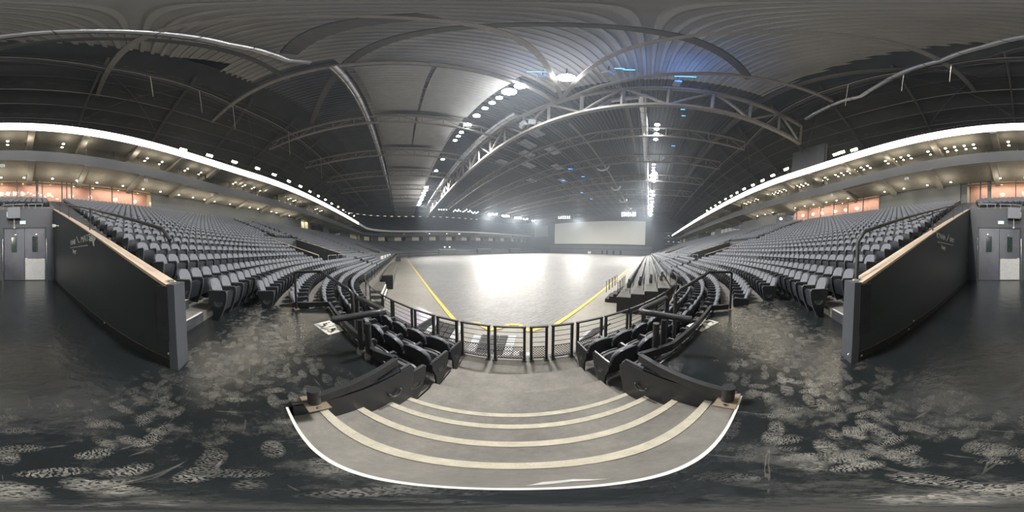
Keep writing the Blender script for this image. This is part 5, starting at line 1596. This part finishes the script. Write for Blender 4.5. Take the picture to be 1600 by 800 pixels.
# ducts
def duct(name, label, pts, r, rings=True, mat=None):
    t = thing(name, label, 'duct')
    P3 = [Vector(p) for p in pts]
    m_ = MB(); m_.tube(P3, r, 14); m_.build('pipe', mat or duct_metal, t, smooth=True)
    if rings:
        m_ = MB()
        for a, b_ in zip(P3[:-1], P3[1:]):
            L = (b_-a).length; n = int(L/2.2)
            for i in range(1, n+1):
                c_ = a+(b_-a)*(i/(n+1)); d = (b_-a).normalized()*.04
                m_.tube([c_-d, c_+d], r*1.05, 14)
        m_.each('joint_band', dark_steel, t)
    return t
DU = [(-19.5, 16), (-17.4, 9), (-17.0, 6.6), (-14.8, 4.0), (-11.6, .9), (-9.6, -1.2), (-6.2, -2.8), (-3.5, -3.4), (0, -4.5), (5, -6.1), (9.6, -6.3), (10.9, -5.2), (12.2, -4.2), (17.6, -4.3), (24, -4.4), (38, -4.5), (55, -4.5), (98, -4.6)]
duct('ventilation_duct', 'large silver duct bending overhead and running away above the left stand', [Vp(u, v, ZB) for u, v in DU[:12]][::1], .42)
duct('ventilation_duct', 'large silver duct running straight away above the left stand', [Vp(u, v, ZB) for u, v in DU[12:]], .48)
duct('ventilation_duct', 'large silver duct beside the floodlights over the field, left of centre', [Vp(18, 16.2, ZB-1), Vp(100, 16.2, ZB-1)], .6)
duct('ventilation_duct', 'large silver duct beside the floodlights over the right of the field', [Vp(1.6, 19.2, ZB-.6), Vp(1.4, 130, ZB-.6)], .62)
duct('branch_duct', 'short silver duct dropping beside the main truss', [Vp(1.4, 19.6, ZB-.6), Vp(5.5, 19.6, ZB-1.2), Vp(6.6, 19.4, ZB-3.4)], .45, rings=False)
# curved duct elbows hanging along the far joists
for i, v in enumerate((44, 62, 80, 98)):
    c_ = Vector(Vp(13.5, v, 27.8)); m_ = MB()
    m_.tube([c_ + Vector((UX*1.7*math.cos(a), UY*1.7*math.cos(a), -1.7*math.sin(a))) for a in [i_*PI/10 for i_ in range(11)]], .38, 8)
    t = thing('hanging_duct_elbow', 'curved silver duct elbow hanging over the field, %s from the entrance' % ordw(i), 'duct'); m_.build('elbow', duct_metal, t, smooth=True)
    m_ = MB(); m_.tube([c_+Vector((UX*1.7, UY*1.7, 0)), c_+Vector((UX*1.7, UY*1.7, 3))], .03, 5); m_.tube([c_-Vector((UX*1.7, UY*1.7, 0)), c_+Vector((-UX*1.7, -UY*1.7, 3))], .03, 5); m_.each('hanger', dark_steel, t)
m_ = MB(); m_.tube([Vp(13.5, 24, 28.6), Vp(13.5, 128, 28.6)], .22, 8)
tag(m_.build('service_pipe', roof_steel), 'long grey service pipe over the field carrying the duct elbows', 'pipe')
# bright cable tray and catwalk rail that follow the roof edge
TR = [(98, -18.9), (38.6, -18.9), (24.7, -18.1), (17.1, -17.8), (12.6, -17.2), (7.4, -15.5), (2.1, -13.2), (-1.6, -11.0), (-4.2, -8.4), (-6.5, -5.6), (-10.1, -1.9), (-12.1, 1.5), (-13.9, 6.9), (-15.6, 16.8), (-18.5, 30), (-19.5, 128)]
t = thing('cable_tray', 'thin bright cable tray following the edge of the roof round the entrance', 'cable tray')
m_ = MB(); m_.tube([Vp(u, v, ZB) for u, v in TR], .055, 5); m_.build('tray', cable_metal, t)
m_ = MB(); m_.tube([Vp(u*1.03, v*1.03, ZB+.1) for u, v in TR], .16, 5); m_.build('catwalk_beam', dark_steel, t)
t = thing('catwalk_rail', 'dark double rail of the catwalk below the roof edge', 'catwalk rail')
for s_, dz, r_ in ((1.07, -.5, .045), (1.07, .6, .04), (.97, .5, .03)):
    m_ = MB(); m_.tube([Vp(u*s_, v*s_, ZB+dz) for u, v in TR], r_, 5); m_.build('rail', dark_steel, t)
# hangers dropping from the tray to the outer ribs
for i, (u, v) in enumerate(((24.7, -18.1), (12.6, -17.2), (2.1, -13.2), (7.4, -15.5), (-10.1, -1.9), (-12.1, 1.5), (-13.9, 6.9), (38.6, -18.9))):
    m_ = MB(); m_.tube([Vp(u, v, ZB), Vp(u*1.22, v*1.22, ZB-2.6)], .05, 5)
    tag(m_.build('tie_rod', cable_metal), 'short bright tie rod under the cable tray, %s' % ('left of the beam over the left stand', 'over the left passage wall, further one', 'above the left door', 'over the left passage wall, nearer one', 'above the right door', 'over the right passage wall, nearer one', 'over the right passage wall, further one', 'far out over the left stand')[i], 'tie rod')
# suspended rigging truss in front of the screen
truss('screen_truss', 'dark rigging truss hanging in front of the top of the cream screen', (10, 139), (72, 139), 32.6, 29.0, .4, .25, 6, mat=dark_steel)

# ------------------------------------------------------------------ floodlights under the roof
def floods(kind, items, label, grp, r=.45, mat=None, body=True):
    pass
hb = MB(); hb.cyl((0, 0), .30, .12, .5, 12, r2=.16); hb0 = hb.build('lamp_housing', dark_steel)
hf = MB(); hf.cyl((0, 0), .42, -.02, .12, 14, r2=.30); hf0 = hf.build('reflector', lamp_flood)
hh = MB(); hh.box(-.03, .03, -.03, .03, .5, 1.9); hh0 = hh.build('hanger', dark_steel)
ho = [True]
def flood(p, s, label, grp):
    t = thing('high_bay_floodlight', label, 'floodlight', p, 0, grp); t.scale = (s, s, s)
    for o in (hb0, hf0, hh0):
        c = o if ho[0] else obj_copy(o); c.parent = t
    ho[0] = False
for i, (u, s) in enumerate(((7.9, 2.0), (12.5, 1.5), (14.3, 2.0), (16.2, 1.0), (17.8, 1.0), (19.6, 1.0), (22.1, 1.3), (25.4, 1.4), (28.4, 1.0), (30.1, 1.0), (31.9, 1.0), (42, 1.2), (50, 1.3))):
    flood(Vp(u, 13.0 if i == 0 else 11.7, ZB-.8), s, 'white floodlight under the roof left of the main truss, %s from the entrance' % ordw(i), 'floodlights along the left of the main truss')
for i in range(9):
    flood(Vp(66+i*3.6, 11.0+.3*(i % 2), ZB-1), 2.2, 'white floodlight in the dazzling far left row, %s from the near end' % ordw(i), 'floodlights in the far left row')
for i, v in enumerate((27.5, 29, 30.9, 33, 46, 48, 50)):
    flood(Vp(-.5, v, ZB-1), 1.1, 'white floodlight beside the right-hand duct, %s from the entrance' % ordw(i), 'floodlights beside the right-hand duct')
for i in range(16):
    flood(Vp(-.9+.5*(i % 2), (52+i*1.6) if i < 5 else 70+(i-5)*5.2, ZB-1.2), 2.3 if i < 5 else 2.4, 'white floodlight in the dazzling row right of the field, %s from near end' % ordw(i), 'floodlights in the dazzling right row')
# clusters over the far stand and by the screen
fb = MB(); fb.box(-.5, .5, .0, .5, -.5, .5); fb0 = fb.build('lamp_housing', dark_steel)
ff = MB(); ff.cyl((0, 0), .46, -.04, .0, 12); ff.xf(Matrix.Rotation(PI/2, 4, 'X')); ff0 = ff.build('lamp_face', lamp_flood)
fo2 = [True]
def spot(p, s, label, grp):
    t = thing('stadium_spotlight', label, 'spotlight', p, 0, grp); t.scale = (s, s, s)
    d = Vector((-p[0], -p[1], 2-p[2])); t.rotation_euler = d.to_track_quat('Y', 'Z').to_euler()
    for o, flip in ((fb0, 1), (ff0, 1)):
        c = o if fo2[0] else obj_copy(o); c.parent = t
        c.location = (0, -.5, 0) if o is fb0 else (0, .04, 0)
    fo2[0] = False
groups = [('the small four-lamp group over the far stand', [(686+i*3.8, 327.5) for i in range(4)], .55),
          ('the first wide cluster over the far stand', [(709+i*2.6, 330-(i % 2)*1.8) for i in range(5)], .6),
          ('the second wide cluster over the far stand', [(724+i*2.6, 331-(i % 3)*1.8) for i in range(5)], .6),
          ('the third wide cluster over the far stand', [(737+i*2.4, 331.5+(i % 2)*1.6) for i in range(5)], .55),
          ('the brightest group over the far stand', [(764+i*3.0, 334.5+(i % 2)) for i in range(5)], 1.5),
          ('the second bright group over the far stand', [(785.5+i*3.0, 337+(i % 2)) for i in range(4)], 1.4),
          ('the third bright group over the far stand', [(805+i*3.0, 340+(i % 2)) for i in range(4)], 1.3),
          ('the fourth bright group over the far stand', [(818+i*3.0, 342+(i % 2)) for i in range(3)], .9),
          ('the last bright lamps over the far stand', [(832+i*3.0, 345) for i in range(2)], 1.0)]
for lab, pts, s in groups:
    for i, (px, py) in enumerate(pts):
        spot(tuple(at_plane(px, py, NF, 103)), s, 'white spotlight, %s from the left in %s' % (ordw(i), lab), lab)
for lab, x0, y0, n, rows_ in (('the lamp bank left above the cream screen', 873, 336, 6, 3), ('the lamp bank right above the cream screen', 972, 330, 7, 4)):
    for r_ in range(rows_):
        for i in range(n):
            spot(tuple(at_plane(x0+i*3.4, y0+r_*2.5, nE, 134)), .62 if rows_ == 3 else .8, 'white spotlight, %s along the %s line of %s' % (ordw(i), ordw(r_), lab), lab)
# blue working lamps
for i, (px, py, L_) in enumerate([(838, 112, 1.6), (968, 107, .8), (983, 109, 1.0), (1071, 119.5, 2.0), (1104, 148, .6), (1067, 171, .6), (1068, 181, .6), (1052, 228, .8), (1064, 255, 1.0), (1233, 202, 1.0), (1240, 214, 1.4), (891, 264, 1.0), (911, 276, .8), (880, 282, .8), (909, 301, .8), (924, 311, .8)]):
    c_ = at_z(px, py, ZB+1.0); d = Vector((VX, VY, 0)) if i in (0, 1, 2) else Vector((UX, UY, 0))
    if c_.length > 140: c_ = at_z(px, py, ZB-2)
    s_ = 1.0 if c_.length < 60 else 1.4
    d = Vector((-c_.y, c_.x, 0)).normalized()
    t = thing('blue_work_lamp', 'small blue tube lamp glowing under the dark roof, %s from the left' % ordw(sorted([838, 968, 983, 1071, 1104, 1067, 1068, 1052, 1064, 1233, 1240, 891, 911, 880, 909, 924]).index(px)), 'lamp', tuple(c_))
    m_ = MB(); m_.tube([-d*L_*.5*s_, d*L_*.5*s_], .05*s_, 6); m_.build('tube', lamp_blue, t)
    m_ = MB(); m_.bar(-d*L_*.5*s_+Vector((0, 0, .12)), d*L_*.5*s_+Vector((0, 0, .12)), .14, .1); m_.build('batten', dark_steel, t)
for (px, py, pw) in ((840, 108, 160), (1071, 117, 420), (975, 105, 160), (1236, 205, 260)):
    c_ = at_z(px, py, ZB+.4); light('POINT', 'blue_lamp_glow', tuple(c_), pw, (.08, .3, 1.0), .2)
# loudspeaker cluster on the main truss
c_ = Vector(Vp(17.0, 18.2, 25.2))
t = thing('speaker_cluster', 'ring of pale loudspeakers hanging on the main truss', 'loudspeaker cluster', tuple(c_))
for i in range(6):
    a = i*PI/3; m_ = MB(); M = Matrix.Rotation(a, 4, 'Z') @ Matrix.Translation((0, 1.35, -.1)) @ Matrix.Rotation(rad(-28), 4, 'X')
    m_.box(-.52, .52, -.25, .3, -.5, .5, M=M); cab = m_.build('cabinet', grey_box, t)
    m_ = MB(); m_.box(-.46, .46, .3, .32, -.44, .44, M=M); m_.build('grille', screen_grey, cab)
m_ = MB(); m_.tube([(1.5*math.cos(a), 1.5*math.sin(a), .55) for a in [i*PI/8 for i in range(16)]], .07, 6, closed=True); m_.build('ring', roof_steel, t)
m_ = MB()
for a in (0, PI/2, PI, 3*PI/2): m_.bar((1.5*math.cos(a), 1.5*math.sin(a), .55), (0, 0, 2.6), .06)
m_.each('hanger', roof_steel, t)
for i, (px, py) in enumerate([(848, 121), (950, 115), (1058, 130)]):
    c_ = at_z(px, py, ZB-.6); t = thing('roof_loudspeaker', 'square pale loudspeaker under the roof, %s from the left' % ordw(i), 'loudspeaker', tuple(c_), i*.4)
    m_ = MB(); m_.box(-.5, .5, -.35, .35, -.35, .3); m_.build('cabinet', screen_grey, t)
    m_ = MB(); m_.box(-.4, .4, -.28, .28, -.37, -.35); m_.build('grille', grey_box, t)
    m_ = MB(); m_.box(-.04, .04, -.04, .04, .3, 3.3); m_.build('hanger', dark_steel, t)
# grey panel hanging above the right balcony
A_ = at_plane(1239, 252, NR, 27); B_ = at_plane(1289, 240, NR, 27)
t = thing('hanging_grey_panel', 'large plain grey panel hanging above the right-hand balcony', 'panel')
m_ = MB(); m_.bar((A_.x, A_.y, 24.4), (B_.x, B_.y, 24.4), .5, 8.4); m_.build('panel', grey_fascia, t)
m_ = MB()
for f in (.15, .5, .85):
    p = A_.lerp(B_, f); m_.bar((p.x, p.y, 28.5), (p.x, p.y, 31.5), .06)
m_.each('hanger', cable_metal, t)
m_ = MB(); m_.bar((A_.x-.35, A_.y-.3, 24.4), (B_.x-.35, B_.y-.3, 24.4), .1, 8.0); m_.build('rear_frame', dark_steel, t)

# ------------------------------------------------------------------ things on the passage walls
# lettering and paint patch
def wall_frame(xf, px, py, sgn, slope):
    """frame on the inner face of a passage wall under an image point"""
    d = ray(px, py)
    lo, hi = 1.0, 16.0
    for _ in range(50):
        m = (lo+hi)/2; x, y = d[0]*m, d[1]*m
        if (x - xf(y))*sgn > 0: hi = m
        else: lo = m
    x, y, z = d[0]*m, d[1]*m, CAMZ+d[2]*m
    fwd = Vector((-slope*sgn*-1, 1, 0)).normalized()
    return Vector((x, y, z))
def wall_M(p, sgn, rot=0):
    # reading direction: left wall reads away->towards the camera, right wall towards->away, both upright
    yv = Vector((xl(-2)-xl(-1), -1, 0)) if sgn < 0 else Vector((xr(-2)-xr(-1), -1, 0))
    yv.normalize()                                         # pointing to the doors
    nrm = Vector((yv.y, -yv.x, 0)); 
    if nrm.x*sgn > 0: nrm = -nrm                           # pointing into the passage
    xv = Vector((0, 0, 1)).cross(nrm)
    p = p + nrm*.01
    M = Matrix(((xv.x, 0, nrm.x, p.x), (xv.y, 0, nrm.y, p.y), (0, 1, 0, p.z), (0, 0, 0, 1)))
    return M @ Matrix.Rotation(rot, 4, 'Z'), nrm, xv
for side, px, py, sgn, words_, rot in (('left', 125, 371.5, -1, ('CRAIE', 'MATS'), 0), ('right', 1480, 369, 1, ("K'NAIA", 'BABY'), 0)):
    p = wall_frame(xl if sgn < 0 else xr, px, py, sgn, .23)
    M, nrm, xv = wall_M(p, sgn, rot)
    t = thing('wall_lettering', 'pale stencilled lettering %s %s with an arrow line on the %s passage wall' % (words_[0].replace("'", ' '), words_[1], side), 'lettering')
    M = M @ Matrix.Translation((0 if side == 'left' else .22, -.20, 0)) @ Matrix.Rotation(-.065 if side == 'left' else .065, 4, 'Z'); Tm = lambda x, y: M @ Matrix.Translation((x, y, 0))
    sg_ = -1 if side == 'left' else 1
    a = text_obj('first_word', words_[0], .22, Tm(-.95, .05) @ Matrix.Scale(1.35, 4, (1, 0, 0)), mark_white, t)
    b_ = text_obj('second_word', words_[1], .24, Tm(.55, .05) @ Matrix.Scale(1.45, 4, (1, 0, 0)), mark_white, t)
    c_ = text_obj('small_word', 'Rouge', .19, Tm(-.72, -.24) @ Matrix.Scale(1.0, 4, (1, 0, 0)), mark_white, t)
    m_ = MB()
    W_ = lambda x, y: M @ Vector((x, y, .004))
    m_.bar(W_(-1.35, -.05), W_(.75, -.05), .022, .006, up=tuple(nrm))
    m_.build('underline', mark_white, t)
    m_ = MB()
    if side == 'left': m_.bar(W_(-.38, .26), W_(-.12, .08), .035, .006, up=tuple(nrm)); m_.bar(W_(-.12, .08), W_(-.02, .06), .03, .006, up=tuple(nrm))
    else: m_.bar(W_(-.28, .07), W_(-.02, .28), .035, .006, up=tuple(nrm)); m_.bar(W_(-.28, .07), W_(-.38, .06), .03, .006, up=tuple(nrm))
    m_.build('arrow_stroke', mark_white, t)
    if side == 'left':
        m_ = MB(); pts = [(0, 0), (.10, -.14), (.20, -.15), (.17, -.02), (.30, .02), (.26, .12), (.05, .18), (-.16, .16), (-.30, .07), (-.2, 0)]
        m_.add([M @ Vector((1.08+x*.8, .03+y*.8, .003)) for x, y in pts], [tuple(range(len(pts)))])
        tag(m_.build('paint_patch', mark_white), 'pale irregular paint patch at the end of the left wall lettering', 'paint patch')
# white spots on the walls, handle and camera
for i, (px, py, side) in enumerate(((164, 504, -1), (265, 552, -1), (1427, 501, 1), (1345, 555, 1), (1325, 553, 1), (1419, 514, 1))):
    p = wall_frame(xl if side < 0 else xr, px, py, side, .23); M, nrm, xv = wall_M(p, side)
    m_ = MB(); m_.cyl((0, 0), .016, -.005, .006, 8); m_.xf(M)
    tag(m_.build('wall_anchor', white_paint), 'tiny white fixing low on the %s passage wall, %s' % (('left' if side < 0 else 'right'), ('middle of its length', 'by its free end', 'middle of its length', 'just inside its free end', 'on the end post', 'below the other one')[i]), 'fixing')
p = wall_frame(xr, 1509, 395, 1, .23); M, nrm, xv = wall_M(p, 1)
t = thing('pull_handle', 'thin steel handle low on the right passage wall near the doors', 'handle')
m_ = MB(); m_.tube([M @ Vector((0, -.3, 0)), M @ Vector((0, -.3, .05)), M @ Vector((0, .3, .05)), M @ Vector((0, .3, 0))], .02, 6); m_.build('bar', chrome, t)
p = wall_frame(xl, 92, 353, -1, .23); M, nrm, xv = wall_M(p, -1)
t = thing('security_camera', 'small white security camera on the left passage wall beside the exit sign', 'camera')
m_ = MB(); m_.tube([M @ Vector((0, 0, 0)), M @ Vector((0, 0, .22))], .04, 8); m_.build('arm', white_paint, t)
m_ = MB(); m_.box(-.32, .05, -.09, .09, .18, .36, M=M); m_.build('body', white_paint, t)
m_ = MB(); m_.box(-.36, -.32, -.06, .06, .21, .33, M=M); m_.build('lens', ink, t)
# loudspeaker boards above each door
for M_, n_, side, px in ((ML, nL_, 'left', 23), (MR, nR_, 'right', 1583)):
    p = at_plane(px, 330, (n_.x, n_.y), n_.x*0+n_.y*-12.5); p.z = 4.75
    p = p + n_*.32
    t = thing('tilted_loudspeaker', 'grey tilted box loudspeaker fixed over the %s double door, with a stalk lamp below' % side, 'loudspeaker', tuple(p), math.atan2(n_.y, n_.x)-PI/2)
    m_ = MB(); m_.box(-.46, .46, -.12, .16, -.05, .78, M=Matrix.Rotation(rad(-12), 4, 'X')); m_.build('cabinet', grey_box, t)
    m_ = MB(); m_.box(-.42, .42, .16, .17, -.01, .74, M=Matrix.Rotation(rad(-12), 4, 'X')); m_.build('grille', screen_grey, t)
    m_ = MB(); s_ = 1 if side == 'left' else -1; m_.cyl((s_*.50, -.1), .10, .06, .5, 12); m_.build('side_lamp', white_paint, t)
    m_ = MB(); m_.box(-.02, .02, -.02, .02, -.72, 0); m_.build('stalk', white_paint, t)
    m_ = MB(); m_.cyl((0, 0), .05, -.86, -.72, 10, r2=.11); m_.build('stalk_lamp', white_paint, t)
    m_ = MB(); m_.box(-.05, .05, -.36, -.1, .1, .2); m_.build('bracket', black_steel, t)
# guard rail above the doors
for side, x0, x1 in (('left', -3.3, -2.1), ('left', -1.9, -.15), ('right', .15, 1.9), ('right', 2.1, 3.5)):
    t = thing('parapet_rail', 'pale metal guard rail on the %s parapet above the %s door, %s part' % ('wall' if side == 'left' else 'wall', side, 'outer' if abs(x0+x1) > 4 else 'inner'), 'railing')
    yy = lambda x: -12.62 + abs(x)*.22
    m_ = MB(); m_.bar((x0, yy(x0), 5.98), (x1, yy(x1), 5.98), .07, .06); m_.build('rail', grey_box, t)
    m_ = MB()
    for x in (x0+.1, (x0+x1)/2, x1-.1): m_.box(x-.02, x+.02, yy(x)-.02, yy(x)+.02, WT, 5.96)
    m_.each('post', grey_box, t)
# wheelchair floor signs
def sign(cx, cy, w_, h_, rot, label):
    t = thing('wheelchair_floor_sign', label, 'floor sign', (cx, cy, .001), rot)
    m_ = MB(); m_.box(-w_/2, w_/2, -h_/2, h_/2, 0, .004); m_.build('sheet', sticker_white, t)
    m_ = MB(); z = .0055
    def seg_(x0, y0, x1, y1, w2=.016): m_.bar((x0, y0, z), (x1, y1, z), w2, .003)
    for i in range(14):
        a0 = rad(20)+i*rad(20); a1 = a0+rad(20)
        if i < 13: seg_(.01+.052*math.cos(a0-2.3), -.05+.052*math.sin(a0-2.3), .01+.052*math.cos(a1-2.3), -.05+.052*math.sin(a1-2.3), .012)
    seg_(-.03, .07, -.025, -.02, .022); seg_(-.025, -.02, .03, -.025, .02); seg_(.03, -.025, .055, -.085, .018); seg_(.055, -.085, .075, -.08, .014); seg_(-.03, .035, .025, .025, .014)
    m_.cyl((-.032, .10), .016, .004, .007, 12)
    m_.build('wheelchair_symbol', ink, t)
for side, cx, cy, rot in (('left', -2.41, 1.10, .10), ('right', 2.59, 1.03, -.25)):
    for j, dx_ in enumerate((-.13, .13)):
        x = cx + dx_*math.cos(rot); y = cy + dx_*math.sin(rot)
        sign(x, y, .245, .32, rot, 'white wheelchair floor sign on the %s platform, the %s of the pair' % (side, 'farther from the stairs' if (dx_ < 0) == (side == 'left') else 'nearer to the stairs'))
# litter on the steps
m_ = MB(); m_.bar((.34, .70, -.50), (.40, .685, -.50), .012, .008)
tag(m_.build('cigarette_end', plain('orange_filter', (.7, .35, .08), .7, var=.1)), 'orange cigarette end lying on a gritty stair nosing', 'litter')
m_ = MB(); m_.add([(.02, .17, -.165), (.10, .19, -.166), (.17, .18, -.164), (.11, .21, -.160), (.05, .20, -.162)], [(0, 1, 2, 3, 4)])
tag(m_.build('paper_scrap', white_paint), 'tiny white paper scrap on the top stair', 'litter')
